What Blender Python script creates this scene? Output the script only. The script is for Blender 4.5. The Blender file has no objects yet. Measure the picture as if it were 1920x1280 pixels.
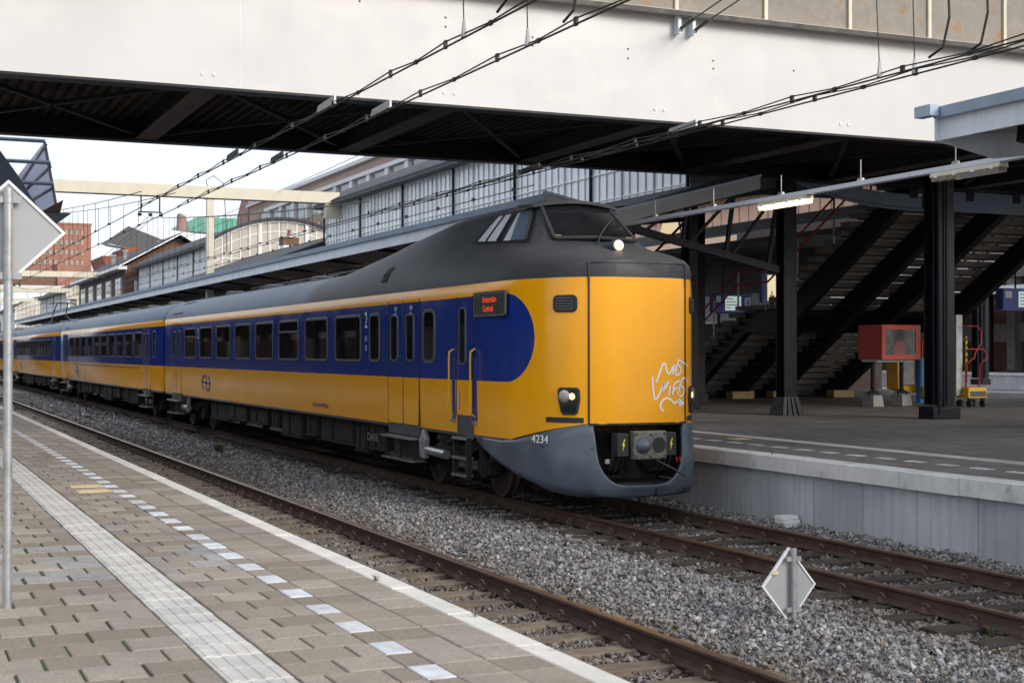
import bpy, bmesh, math, random
import numpy as np
from mathutils import Vector, Matrix
R = math.radians
random.seed(7)
rng = np.random.default_rng(7)
sc = bpy.context.scene
COL = sc.collection

# ------------------------------------------------------------------ camera
cam_d = bpy.data.cameras.new('camera')
cam_d.sensor_width = 36.0
cam_d.lens = 36.0 * 2676 / 1920
cam_d.clip_start = 0.1
cam_d.clip_end = 4000
cam_d.dof.use_dof = True
cam_d.dof.focus_distance = 21.0
cam_d.dof.aperture_fstop = 4.5
cam = bpy.data.objects.new('camera', cam_d)
COL.objects.link(cam)
cam.location = (0, 0, 2.187)
cam.rotation_euler = (R(90.45), 0, R(-23.9))
sc.camera = cam

# ------------------------------------------------------------------ sky, sun, exposure
SUN_EL, SUN_AZ = 25.0, 155.0          # azimuth clockwise from +Y: behind the camera, a little to the right
world = bpy.data.worlds.new('World')
sc.world = world
world.use_nodes = True
wn = world.node_tree
wn.nodes.clear()
w_out = wn.nodes.new('ShaderNodeOutputWorld')
w_bg = wn.nodes.new('ShaderNodeBackground')
w_sky = wn.nodes.new('ShaderNodeTexSky')
w_sky.sky_type = 'NISHITA'
w_sky.sun_disc = False
w_sky.sun_elevation = R(SUN_EL)
w_sky.sun_rotation = R(SUN_AZ)
w_sky.air_density = 1.0
w_sky.dust_density = 3.0
w_sky.ozone_density = 1.0
w_mix = wn.nodes.new('ShaderNodeMixRGB')       # thin high cloud: a pale veil over the blue
w_tc = wn.nodes.new('ShaderNodeTexCoord')
w_no = wn.nodes.new('ShaderNodeTexNoise')
w_no.inputs['Scale'].default_value = 2.2
w_no.inputs['Detail'].default_value = 5
w_rp = wn.nodes.new('ShaderNodeMapRange')
w_rp.inputs['From Min'].default_value = 0.3
w_rp.inputs['From Max'].default_value = 0.7
w_rp.inputs['To Min'].default_value = 0.66
w_rp.inputs['To Max'].default_value = 0.9
w_mix.inputs['Color2'].default_value = (8.3, 8.8, 9.7, 1)
wn.links.new(w_tc.outputs['Generated'], w_no.inputs['Vector'])
wn.links.new(w_no.outputs['Fac'], w_rp.inputs['Value'])
wn.links.new(w_rp.outputs['Result'], w_mix.inputs['Fac'])
wn.links.new(w_sky.outputs['Color'], w_mix.inputs['Color1'])
wn.links.new(w_mix.outputs['Color'], w_bg.inputs['Color'])
w_bg.inputs['Strength'].default_value = 0.1
wn.links.new(w_bg.outputs['Background'], w_out.inputs['Surface'])

sun_d = bpy.data.lights.new('sun', 'SUN')
sun_d.energy = 1.95
sun_d.angle = R(24)
sun_d.color = (1.0, 0.935, 0.85)
sun = bpy.data.objects.new('sun', sun_d)
COL.objects.link(sun)
_a = R(SUN_AZ)
_d = Vector((math.sin(_a) * math.cos(R(SUN_EL)), math.cos(_a) * math.cos(R(SUN_EL)), math.sin(R(SUN_EL))))
sun.rotation_euler = _d.to_track_quat('Z', 'Y').to_euler()
sun.location = (0, 0, 40)

sc.view_settings.view_transform = 'Standard'
sc.view_settings.look = 'None'
sc.view_settings.exposure = 0.54
sc.view_settings.gamma = 1
sc.view_settings.use_curve_mapping = False
sc.render.engine = 'CYCLES'
sc.cycles.max_bounces = 8
sc.cycles.diffuse_bounces = 4
sc.cycles.glossy_bounces = 4
sc.cycles.use_denoising = True

# ------------------------------------------------------------------ helpers
WL = {}                                   # world location of every root and part


def link(o, parent, loc):
    loc = Vector(loc)
    COL.objects.link(o)
    if parent is not None:
        o.parent = parent
        o.location = loc - WL[parent]
    else:
        o.location = loc
    WL[o] = loc
    return o


def tag(o, label=None, cat=None, group=None, kind=None):
    if label: o['label'] = label
    if cat: o['category'] = cat
    if group: o['group'] = group
    if kind: o['kind'] = kind
    return o


def thing(name, label, cat, loc=(0, 0, 0), group=None):
    o = bpy.data.objects.new(name, None)
    o.empty_display_size = 0.2
    link(o, None, loc)
    return tag(o, label, cat, group)


def structure(name, loc=(0, 0, 0)):
    o = bpy.data.objects.new(name, None)
    link(o, None, loc)
    return tag(o, kind='structure')


def place(name, mesh, loc, parent=None, rot=None):
    o = bpy.data.objects.new(name, mesh)
    link(o, parent, loc)
    if rot is not None:
        o.rotation_euler = rot
    return o


class MB:
    """collects shapes, in world or local coordinates, and links them as ONE mesh object"""
    def __init__(s):
        s.v, s.f = [], []

    def add(s, vs, fs):
        n = len(s.v)
        s.v += [tuple(p) for p in vs]
        s.f += [tuple(i + n for i in f) for f in fs]
        return s

    def box(s, x0, x1, y0, y1, z0, z1):
        v = [(x0, y0, z0), (x1, y0, z0), (x1, y1, z0), (x0, y1, z0), (x0, y0, z1), (x1, y0, z1), (x1, y1, z1), (x0, y1, z1)]
        return s.add(v, [(3, 2, 1, 0), (4, 5, 6, 7), (0, 1, 5, 4), (1, 2, 6, 5), (2, 3, 7, 6), (3, 0, 4, 7)])

    def chbox(s, x0, x1, y0, y1, z0, z1, c):
        """box with a chamfered top"""
        v = [(x0, y0, z0), (x1, y0, z0), (x1, y1, z0), (x0, y1, z0), (x0, y0, z1 - c), (x1, y0, z1 - c), (x1, y1, z1 - c), (x0, y1, z1 - c),
             (x0 + c, y0 + c, z1), (x1 - c, y0 + c, z1), (x1 - c, y1 - c, z1), (x0 + c, y1 - c, z1)]
        return s.add(v, [(3, 2, 1, 0), (0, 1, 5, 4), (1, 2, 6, 5), (2, 3, 7, 6), (3, 0, 4, 7), (8, 9, 10, 11), (4, 5, 9, 8), (5, 6, 10, 9), (6, 7, 11, 10), (7, 4, 8, 11)])

    def extr(s, poly, d):
        """polygon (3D points) extruded along the vector d"""
        n = len(poly)
        d = Vector(d)
        v = [Vector(p) for p in poly] + [Vector(p) + d for p in poly]
        f = [tuple(range(n))[::-1], tuple(range(n, 2 * n))]
        f += [(i, (i + 1) % n, n + (i + 1) % n, n + i) for i in range(n)]
        return s.add(v, f)

    def bar(s, p0, p1, w, h, up=(0, 0, 1)):
        p0, p1 = Vector(p0), Vector(p1)
        t = (p1 - p0).normalized()
        a = t.cross(Vector(up))
        if a.length < 1e-4: a = t.cross(Vector((0, 1, 0)))
        a.normalize()
        b = a.cross(t)
        a, b = a * w / 2, b * h / 2
        v = [p0 - a - b, p0 + a - b, p0 + a + b, p0 - a + b, p1 - a - b, p1 + a - b, p1 + a + b, p1 - a + b]
        return s.add(v, [(0, 1, 2, 3), (7, 6, 5, 4), (0, 4, 5, 1), (1, 5, 6, 2), (2, 6, 7, 3), (3, 7, 4, 0)])

    def tube(s, pts, r, n=8, caps=True):
        pts = [Vector(p) for p in pts]
        rs = r if isinstance(r, (list, tuple)) else [r] * len(pts)
        rings = []
        prev = None
        for i, p in enumerate(pts):
            t = (pts[min(i + 1, len(pts) - 1)] - pts[max(i - 1, 0)]).normalized()
            if prev is None:
                a = t.cross(Vector((0, 0, 1)))
                if a.length < 1e-3: a = t.cross(Vector((1, 0, 0)))
            else:
                a = prev - t * prev.dot(t)
            a.normalize()
            prev = a
            b = t.cross(a)
            rings.append([p + (a * math.cos(2 * math.pi * k / n) + b * math.sin(2 * math.pi * k / n)) * rs[i] for k in range(n)])
        v = [q for ring in rings for q in ring]
        f = []
        for i in range(len(pts) - 1):
            for k in range(n):
                f.append((i * n + k, i * n + (k + 1) % n, (i + 1) * n + (k + 1) % n, (i + 1) * n + k))
        if caps:
            f.append(tuple(range(n))[::-1])
            f.append(tuple((len(pts) - 1) * n + k for k in range(n)))
        return s.add(v, f)

    def ring(s, outer, inner):
        """flat ring between two loops with the same number of points"""
        n = len(outer)
        return s.add(list(outer) + list(inner), [(i, (i + 1) % n, n + (i + 1) % n, n + i) for i in range(n)])

    def mesh(s, name, mat, smooth=None):
        me = bpy.data.meshes.new(name)
        me.from_pydata(s.v, [], s.f)
        bm = bmesh.new()
        bm.from_mesh(me)
        bmesh.ops.recalc_face_normals(bm, faces=bm.faces)
        bm.to_mesh(me)
        bm.free()
        if mat is not None: me.materials.append(mat)
        if smooth:
            me.polygons.foreach_set('use_smooth', [True] * len(me.polygons))
            me.set_sharp_from_angle(angle=R(smooth))
        me.update()
        return me

    def build(s, name, mat, parent=None, smooth=None, loc=None, bevel=0):
        base = Vector(loc) if loc is not None else (WL[parent] if parent is not None else Vector((0, 0, 0)))
        s.v = [(p[0] - base[0], p[1] - base[1], p[2] - base[2]) for p in s.v]
        o = bpy.data.objects.new(name, s.mesh(name, mat, smooth))
        link(o, parent, base)
        if bevel:
            m = o.modifiers.new('bevel', 'BEVEL')
            m.width = bevel
            m.segments = 2
            m.limit_method = 'ANGLE'
        return o


def rrect(w, h, r, n=4):
    """rounded rectangle loop in a (u, v) plane, centred"""
    out = []
    for cx, cy, a0 in ((w / 2 - r, h / 2 - r, 0), (-w / 2 + r, h / 2 - r, 90), (-w / 2 + r, -h / 2 + r, 180), (w / 2 - r, -h / 2 + r, 270)):
        for k in range(n + 1):
            a = R(a0 + 90 * k / n)
            out.append((cx + r * math.cos(a), cy + r * math.sin(a)))
    return out


# ------------------------------------------------------------------ materials
def nodes_of(name):
    m = bpy.data.materials.new(name)
    m.use_nodes = True
    nt = m.node_tree
    return m, nt, nt.nodes['Principled BSDF']


def N(nt, kind, **kw):
    n = nt.nodes.new(kind)
    for k, v in kw.items():
        if k in n.inputs: n.inputs[k].default_value = v
        else: setattr(n, k, v)
    return n


def math_n(nt, op, a, b=None, c=None):
    n = nt.nodes.new('ShaderNodeMath')
    n.operation = op
    for i, x in enumerate((a, b, c)):
        if x is None: continue
        if isinstance(x, (int, float)): n.inputs[i].default_value = x
        else: nt.links.new(x, n.inputs[i])
    return n.outputs[0]


def mixc(nt, fac, a, b, blend='MIX'):
    n = nt.nodes.new('ShaderNodeMixRGB')
    n.blend_type = blend
    for i, x in zip((0, 1, 2), (fac, a, b)):
        if isinstance(x, (int, float)): n.inputs[i].default_value = x
        elif isinstance(x, tuple): n.inputs[i].default_value = (*x[:3], 1)
        else: nt.links.new(x, n.inputs[i])
    return n.outputs[0]


def coords(nt, scale=(1, 1, 1)):
    g = nt.nodes.new('ShaderNodeNewGeometry')
    mp = nt.nodes.new('ShaderNodeMapping')
    mp.inputs['Scale'].default_value = scale
    nt.links.new(g.outputs['Position'], mp.inputs['Vector'])
    return mp.outputs[0], g


def noise(nt, vec, scale, detail=4, rough=0.55):
    n = N(nt, 'ShaderNodeTexNoise', Scale=scale, Detail=detail, Roughness=rough)
    nt.links.new(vec, n.inputs['Vector'])
    return n.outputs['Fac']


def remap(nt, x, a, b, c=0.0, d=1.0):
    n = N(nt, 'ShaderNodeMapRange')
    n.inputs['From Min'].default_value = a
    n.inputs['From Max'].default_value = b
    n.inputs['To Min'].default_value = c
    n.inputs['To Max'].default_value = d
    nt.links.new(x, n.inputs['Value'])
    return n.outputs['Result']


def M(name, col, rough=0.6, metal=0.0, var=0.18, scale=2.5, bump=0.0, bscale=60, coat=0.0, rand=0.0, streak=0.0,
      stain=None, stain_lo=0.55, stain_hi=0.75, stain_scale=3.0, spec=0.5, alpha=1.0):
    m, nt, p = nodes_of(name)
    vec, g = coords(nt)
    f = noise(nt, vec, scale, 6)
    lo = tuple(c * (1 - var) for c in col)
    hi = tuple(min(1, c * (1 + var)) for c in col)
    c = mixc(nt, remap(nt, f, 0.3, 0.7), lo, hi)
    if rand:
        oi = nt.nodes.new('ShaderNodeObjectInfo')
        c = mixc(nt, 1.0, c, mixc(nt, oi.outputs['Random'], tuple([1 - rand] * 3), tuple([1 + rand] * 3)), 'MULTIPLY')
    if streak:
        v2, _ = coords(nt, (7, 7, 0.35))
        s_ = noise(nt, v2, 1.6, 5, 0.65)
        c = mixc(nt, remap(nt, s_, 0.42, 0.75, 0, streak), c, tuple(x * 0.45 for x in col))
    if stain:
        s_ = noise(nt, vec, stain_scale, 7, 0.65)
        c = mixc(nt, remap(nt, s_, stain_lo, stain_hi), c, stain)
    nt.links.new(c, p.inputs['Base Color'])
    p.inputs['Metallic'].default_value = metal
    p.inputs['Specular IOR Level'].default_value = spec
    nt.links.new(remap(nt, noise(nt, vec, scale * 3.1, 4), 0.3, 0.7, max(0.02, rough * 0.8), min(1, rough * 1.2)), p.inputs['Roughness'])
    p.inputs['Coat Weight'].default_value = coat
    p.inputs['Coat Roughness'].default_value = 0.12
    if bump:
        b = N(nt, 'ShaderNodeBump', Strength=bump, Distance=0.01)
        nt.links.new(noise(nt, vec, bscale, 5, 0.6), b.inputs['Height'])
        nt.links.new(b.outputs[0], p.inputs['Normal'])
    p.inputs['Alpha'].default_value = alpha
    return m


def emit(name, col, strength):
    m, nt, p = nodes_of(name)
    p.inputs['Base Color'].default_value = (*col, 1)
    p.inputs['Emission Color'].default_value = (*col, 1)
    p.inputs['Emission Strength'].default_value = strength
    return m


def glass(name, col, rough=0.04, var=0.5, scale=0.6, spec=0.6):
    """tinted, mostly opaque glazing that mirrors its surroundings"""
    m = M(name, col, rough, 0, var, scale, spec=spec)
    return m


MT = dict(
    dark_steel=M('dark_steel', (0.0075, 0.0085, 0.013), 0.40, 0, 0.3, 3, 0.1, 40, stain=(0.020, 0.016, 0.014), stain_lo=.6, stain_hi=.85, spec=.22),
    under_steel=M('under_steel', (0.010, 0.009, 0.009), 0.7, 0, 0.35, 2, 0.1, 30),
    beam_grey=M('beam_grey', (0.055, 0.048, 0.045), 0.6, 0, 0.25, 2),
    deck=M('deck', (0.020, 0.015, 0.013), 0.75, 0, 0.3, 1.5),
    white_steel=M('white_steel', (0.545, 0.54, 0.535), 0.42, 0, 0.05, 0.5, 0.10, 1.3, streak=0.04, stain=(0.62, 0.60, 0.58), stain_lo=.55, stain_hi=.8, stain_scale=.8),
    cream=M('cream', (0.62, 0.58, 0.46), 0.5, 0, 0.06, 1.5, streak=0.12),
    rust_panel=M('rust_panel', (0.26, 0.235, 0.205), 0.7, 0, 0.1, 3, 0.2, 60, stain=(0.33, 0.17, 0.06), stain_lo=.57, stain_hi=.68, stain_scale=2.2),
    rust=M('rust', (0.24, 0.10, 0.04), 0.85, 0, 0.4, 15, 0.3, 60),
    galv=M('galv', (0.38, 0.39, 0.40), 0.45, 0.55, 0.25, 9, 0.08, 40, stain=(0.30, 0.25, 0.19), stain_lo=.56, stain_hi=.75, stain_scale=9),
    sign_back=M('sign_back', (0.36, 0.37, 0.38), 0.5, 0.2, 0.05, 3),
    white_trim=M('white_trim', (0.78, 0.79, 0.80), 0.45, 0, 0.06, 8),
    fascia=M('fascia', (0.33, 0.42, 0.53), 0.45, 0, 0.12, 1.2, streak=0.25),
    fascia_pale=M('fascia_pale', (0.68, 0.74, 0.81), 0.45, 0, 0.1, 1.2, streak=0.2),
    soffit=M('soffit', (0.16, 0.15, 0.14), 0.8, 0, 0.2, 0.8),
    roof_dark=M('roof_dark', (0.040, 0.042, 0.050), 0.75, 0, 0.25, 1.0, 0.15, 12),
    bluegrey=M('bluegrey', (0.13, 0.17, 0.23), 0.5, 0, 0.1, 1.0),
    concrete=M('concrete', (0.33, 0.32, 0.31), 0.85, 0, 0.18, 2.0, 0.35, 90, rand=.08),
    panel=M('panel', (0.42, 0.445, 0.47), 0.85, 0, 0.15, 1.0, 0.3, 60, rand=.10, streak=0.45),
    coping=M('coping', (0.62, 0.63, 0.62), 0.85, 0, 0.14, 2.0, 0.35, 80, rand=.06, streak=0.22, stain=(0.13, 0.15, 0.08), stain_lo=.57, stain_hi=.78, stain_scale=2.5),
    tread=M('tread', (0.165, 0.15, 0.13), 0.85, 0, 0.2, 3, 0.3, 60, rand=.06),
    red=M('red', (0.42, 0.035, 0.022), 0.42, 0, 0.1, 2, 0.04, 40),
    red_pipe=M('red_pipe', (0.40, 0.02, 0.025), 0.4, 0, 0.1, 5),
    yellow=M('yellow', (0.72, 0.40, 0.02), 0.45, 0, 0.1, 5),
    hazard=M('hazard', (0.75, 0.68, 0.03), 0.5, 0, 0.08, 6),
    blue=M('blue', (0.015, 0.05, 0.36), 0.35, 0, 0.08, 3),
    wood=M('wood', (0.42, 0.30, 0.14), 0.75, 0, 0.2, 12, 0.2, 60),
    sleeper_dark=M('sleeper_dark', (0.040, 0.031, 0.025), 0.9, 0, 0.4, 8, 0.6, 50, rand=.25, stain=(0.10, 0.08, 0.06), stain_lo=.6, stain_hi=.8, stain_scale=6),
    sleeper_tan=M('sleeper_tan', (0.155, 0.122, 0.088), 0.9, 0, 0.3, 6, 0.6, 50, rand=.2, stain=(0.07, 0.06, 0.04), stain_lo=.56, stain_hi=.78, stain_scale=5),
    rail_web=M('rail_web', (0.060, 0.036, 0.026), 0.75, 0.0, 0.35, 4, 0.3, 60, stain=(0.10, 0.05, 0.025), stain_lo=.58, stain_hi=.8, stain_scale=7),
    rail_head=M('rail_head', (0.17, 0.105, 0.07), 0.33, 0.75, 0.25, 3, 0.05, 30),
    clip=M('clip', (0.105, 0.062, 0.045), 0.8, 0.1, 0.4, 20, 0.3, 80),
    black=M('black', (0.010, 0.010, 0.011), 0.5, 0, 0.2, 5),
    rubber=M('rubber', (0.020, 0.021, 0.023), 0.65, 0, 0.2, 9),
    bogie=M('bogie', (0.014, 0.012, 0.0105), 0.8, 0.0, 0.4, 5, 0.3, 40),
    wheel=M('wheel', (0.060, 0.045, 0.038), 0.6, 0.35, 0.3, 4, 0.1, 40),
    steel=M('steel', (0.42, 0.42, 0.42), 0.32, 0.8, 0.2, 8),
    plough=M('plough', (0.075, 0.095, 0.125), 0.38, 0.0, 0.25, 2.2, 0.05, 20, coat=.2, stain=(0.10, 0.105, 0.11), stain_lo=.58, stain_hi=.8, stain_scale=2.5),
    frame_grey=M('frame_grey', (0.062, 0.066, 0.074), 0.5, 0, 0.15, 5),
    train_glass=glass('train_glass', (0.010, 0.010, 0.012), 0.03, .4, 1.0, .5),
    lamp_glass=glass('lamp_glass', (0.30, 0.27, 0.23), 0.05, .2, 20, .7),
    white_paint=M('white_paint', (0.78, 0.78, 0.77), 0.6, 0, 0.05, 8),
    white_tile=M('white_tile', (0.56, 0.58, 0.61), 0.8, 0, 0.14, 6, 0.2, 120, rand=.12, stain=(0.30, 0.28, 0.25), stain_lo=.52, stain_hi=.8, stain_scale=9),
    tactile=M('tactile', (0.50, 0.48, 0.45), 0.8, 0, 0.14, 5, 0.25, 120, rand=.09, stain=(0.28, 0.25, 0.22), stain_lo=.58, stain_hi=.8, stain_scale=7),
    yellow_tile=M('yellow_tile', (0.58, 0.46, 0.24), 0.85, 0, 0.15, 8, 0.2, 120),
    joint=M('joint', (0.052, 0.050, 0.034), 0.95, 0, 0.5, 7, 0.5, 60, stain=(0.075, 0.125, 0.03), stain_lo=.40, stain_hi=.56, stain_scale=1.6),
    edge_white=M('edge_white', (0.60, 0.58, 0.53), 0.85, 0, 0.12, 3, 0.3, 90, rand=.05, stain=(0.30, 0.27, 0.20), stain_lo=.58, stain_hi=.78, stain_scale=8),
    hall_glass=glass('hall_glass', (0.82, 0.88, 0.91), 0.12, .10, .5, .5),
    arch_glass=glass('arch_glass', (0.47, 0.43, 0.375), 0.15, .2, .5, .5),
    pink_glass=glass('pink_glass', (0.62, 0.47, 0.41), 0.35, .12, .4, .4),
    sky_glass=glass('sky_glass', (0.10, 0.14, 0.19), 0.04, .4, .3, .7),
    brick_red=M('brick_red', (0.31, 0.145, 0.105), 0.9, 0, 0.12, .5, 0.1, 4),
    brick_brown=M('brick_brown', (0.155, 0.085, 0.055), 0.9, 0, 0.2, 1.5, 0.2, 9),
    brick_dark=M('brick_dark', (0.075, 0.055, 0.050), 0.9, 0, 0.2, 1.5, 0.2, 9),
    corten=M('corten', (0.27, 0.085, 0.04), 0.8, 0, 0.15, .6),
    tan=M('tan', (0.34, 0.255, 0.20), 0.9, 0, 0.06, .4, streak=0.1),
    pinkish=M('pinkish', (0.30, 0.19, 0.165), 0.9, 0, 0.08, .4),
    copper=M('copper', (0.13, 0.36, 0.28), 0.7, 0, 0.12, .6),
    office_white=M('office_white', (0.62, 0.63, 0.65), 0.6, 0, 0.05, .6),
    grass=M('grass', (0.055, 0.095, 0.025), 0.8, 0, 0.4, 20),
    paper=M('paper', (0.62, 0.52, 0.35), 0.8, 0, 0.1, 5),
    screen=emit('screen', (0.50, 0.62, 0.60), 0.45),
    tube_on=emit('tube_on', (1.0, 0.74, 0.36), 2.2),
    bulb_on=emit('bulb_on', (1.0, 0.66, 0.30), 9.0),
    head_on=emit('head_on', (1.0, 0.50, 0.20), 1.7),
    led=emit('led', (1.0, 0.08, 0.015), 0.26),
    sign_lit=emit('sign_lit', (1.0, 0.82, 0.5), 0.5),
)


def paver_mat(name, col, far=False, wet_rows=False):
    m, nt, p = nodes_of(name)
    vec, g = coords(nt)
    oi = nt.nodes.new('ShaderNodeObjectInfo')
    if far:
        rnd = g.outputs['Random Per Island']
    else:
        rnd = oi.outputs['Random']
    a = mixc(nt, remap(nt, noise(nt, vec, 90, 3, .7), .3, .7), tuple(c * .62 for c in col), tuple(c * 1.36 for c in col))
    tint = mixc(nt, rnd, (0.74, 0.69, 0.63), (1.16, 1.15, 1.14))
    c = mixc(nt, 1.0, a, tint, 'MULTIPLY')
    big = remap(nt, noise(nt, vec, 1.1, 6, .65), .45, .72)
    c = mixc(nt, math_n(nt, 'MULTIPLY', big, .55), c, tuple(x * .5 for x in col))
    spots = remap(nt, noise(nt, vec, 16, 4, .6), .66, .74)
    c = mixc(nt, math_n(nt, 'MULTIPLY', spots, .45), c, (0.10, 0.085, 0.07))
    nt.links.new(c, p.inputs['Base Color'])
    # damp patches: smoother, not darker
    wet = remap(nt, noise(nt, vec, .55, 4, .6), .52, .68, .86, .42)
    nt.links.new(wet, p.inputs['Roughness'])
    if wet_rows:
        nt.links.new(remap(nt, noise(nt, vec, 7, 4, .6), .35, .6, .12, .42), p.inputs['Roughness'])
        p.inputs['Specular IOR Level'].default_value = .7
    b = N(nt, 'ShaderNodeBump', Strength=.35, Distance=.004)
    nt.links.new(noise(nt, vec, 160, 3, .7), b.inputs['Height'])
    nt.links.new(b.outputs[0], p.inputs['Normal'])
    return m


MT['paver'] = paver_mat('paver', (0.282, 0.248, 0.208))
MT['paver_wet'] = paver_mat('paver_wet', (0.27, 0.255, 0.235), False, True)
MT['paver_far'] = paver_mat('paver_far', (0.282, 0.248, 0.208), True)


def ballast_mat(name, sheet=False):
    m, nt, p = nodes_of(name)
    vec, g = coords(nt)
    if sheet:
        vo = N(nt, 'ShaderNodeTexVoronoi', Scale=22.0)
        nt.links.new(vec, vo.inputs['Vector'])
        rnd = N(nt, 'ShaderNodeSeparateColor')
        nt.links.new(vo.outputs['Color'], rnd.inputs[0])
        r = rnd.outputs[0]
    else:
        r = g.outputs['Random Per Island']
    ramp = nt.nodes.new('ShaderNodeValToRGB')
    e = ramp.color_ramp.elements
    e[0].position, e[0].color = 0.0, (0.125, 0.118, 0.115, 1)
    e[1].position, e[1].color = 1.0, (0.60, 0.60, 0.59, 1)
    for pos, c in ((.18, (.20, .19, .185, 1)), (.42, (.27, .265, .265, 1)), (.62, (.27, .29, .32, 1)), (.80, (.42, .42, .42, 1)), (.90, (.265, .20, .15, 1)), (.94, (.40, .40, .40, 1))):
        el = ramp.color_ramp.elements.new(pos)
        el.color = c
    nt.links.new(r, ramp.inputs[0])
    c = ramp.outputs[0]
    c = mixc(nt, 1.0, c, mixc(nt, remap(nt, noise(nt, vec, 40, 3), .3, .7), (.84, .83, .82), (1.16, 1.14, 1.12)), 'MULTIPLY')
    # iron dust lies along each rail
    sx = N(nt, 'ShaderNodeSeparateXYZ')
    nt.links.new(g.outputs['Position'], sx.inputs[0])
    d = None
    for xr in (4.09, 5.56, 8.69, 10.2):
        q = math_n(nt, 'ABSOLUTE', math_n(nt, 'SUBTRACT', sx.outputs[0], xr))
        d = q if d is None else math_n(nt, 'MINIMUM', d, q)
    nz = noise(nt, vec, 1.4, 5, .6)
    dust = remap(nt, math_n(nt, 'ADD', d, math_n(nt, 'MULTIPLY', math_n(nt, 'SUBTRACT', nz, .5), 1.1)), 0.1, 1.05, 0.8, 0.06)
    c = mixc(nt, dust, c, (0.125, 0.088, 0.062))
    nt.links.new(c, p.inputs['Base Color'])
    p.inputs['Roughness'].default_value = .85
    if sheet:
        b = N(nt, 'ShaderNodeBump', Strength=1.0, Distance=.04)
        nt.links.new(vo.outputs['Distance'], b.inputs['Height'])
        b.invert = True
        nt.links.new(b.outputs[0], p.inputs['Normal'])
    return m




def translucent(name, col, k=.55):
    m, nt, p = nodes_of(name)
    p.inputs['Base Color'].default_value = (*col, 1)
    p.inputs['Roughness'].default_value = .4
    t = N(nt, 'ShaderNodeBsdfTranslucent')
    t.inputs['Color'].default_value = (*col, 1)
    mx = N(nt, 'ShaderNodeMixShader')
    mx.inputs[0].default_value = k
    nt.links.new(p.outputs[0], mx.inputs[1])
    nt.links.new(t.outputs[0], mx.inputs[2])
    nt.links.new(mx.outputs[0], nt.nodes['Material Output'].inputs['Surface'])
    return m


MT['pink_glass'] = translucent('pink_glass', (0.90, 0.75, 0.68), .7)
MT['mesh_white'] = translucent('mesh_white', (0.86, 0.87, 0.96), .75)
MT['ballast'] = ballast_mat('ballast')
MT['ballast_sheet'] = ballast_mat('ballast_sheet', True)


def far_paving():
    m, nt, p = nodes_of('far_paving')
    vec, g = coords(nt)
    bk = N(nt, 'ShaderNodeTexBrick', Scale=1.0)
    bk.inputs['Brick Width'].default_value = .3
    bk.inputs['Row Height'].default_value = .3
    bk.inputs['Mortar Size'].default_value = .008
    bk.inputs['Color1'].default_value = (.155, .145, .138, 1)
    bk.inputs['Color2'].default_value = (.215, .20, .19, 1)
    bk.inputs['Mortar'].default_value = (.05, .05, .045, 1)
    nt.links.new(vec, bk.inputs['Vector'])
    c = mixc(nt, remap(nt, noise(nt, vec, .5, 6, .65), .4, .7, 0, .6), bk.outputs['Color'], (.10, .088, .08))
    nt.links.new(c, p.inputs['Base Color'])
    nt.links.new(remap(nt, noise(nt, vec, .7, 5), .35, .65, .75, .45), p.inputs['Roughness'])
    b = N(nt, 'ShaderNodeBump', Strength=.4, Distance=.006)
    nt.links.new(bk.outputs['Fac'], b.inputs['Height'])
    b.invert = True
    nt.links.new(b.outputs[0], p.inputs['Normal'])
    return m


MT['far_paving'] = far_paving()

TRAIN_X = 9.44
C_YEL = (0.80, 0.375, 0.012)
C_BLU = (0.010, 0.034, 0.235)


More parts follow.
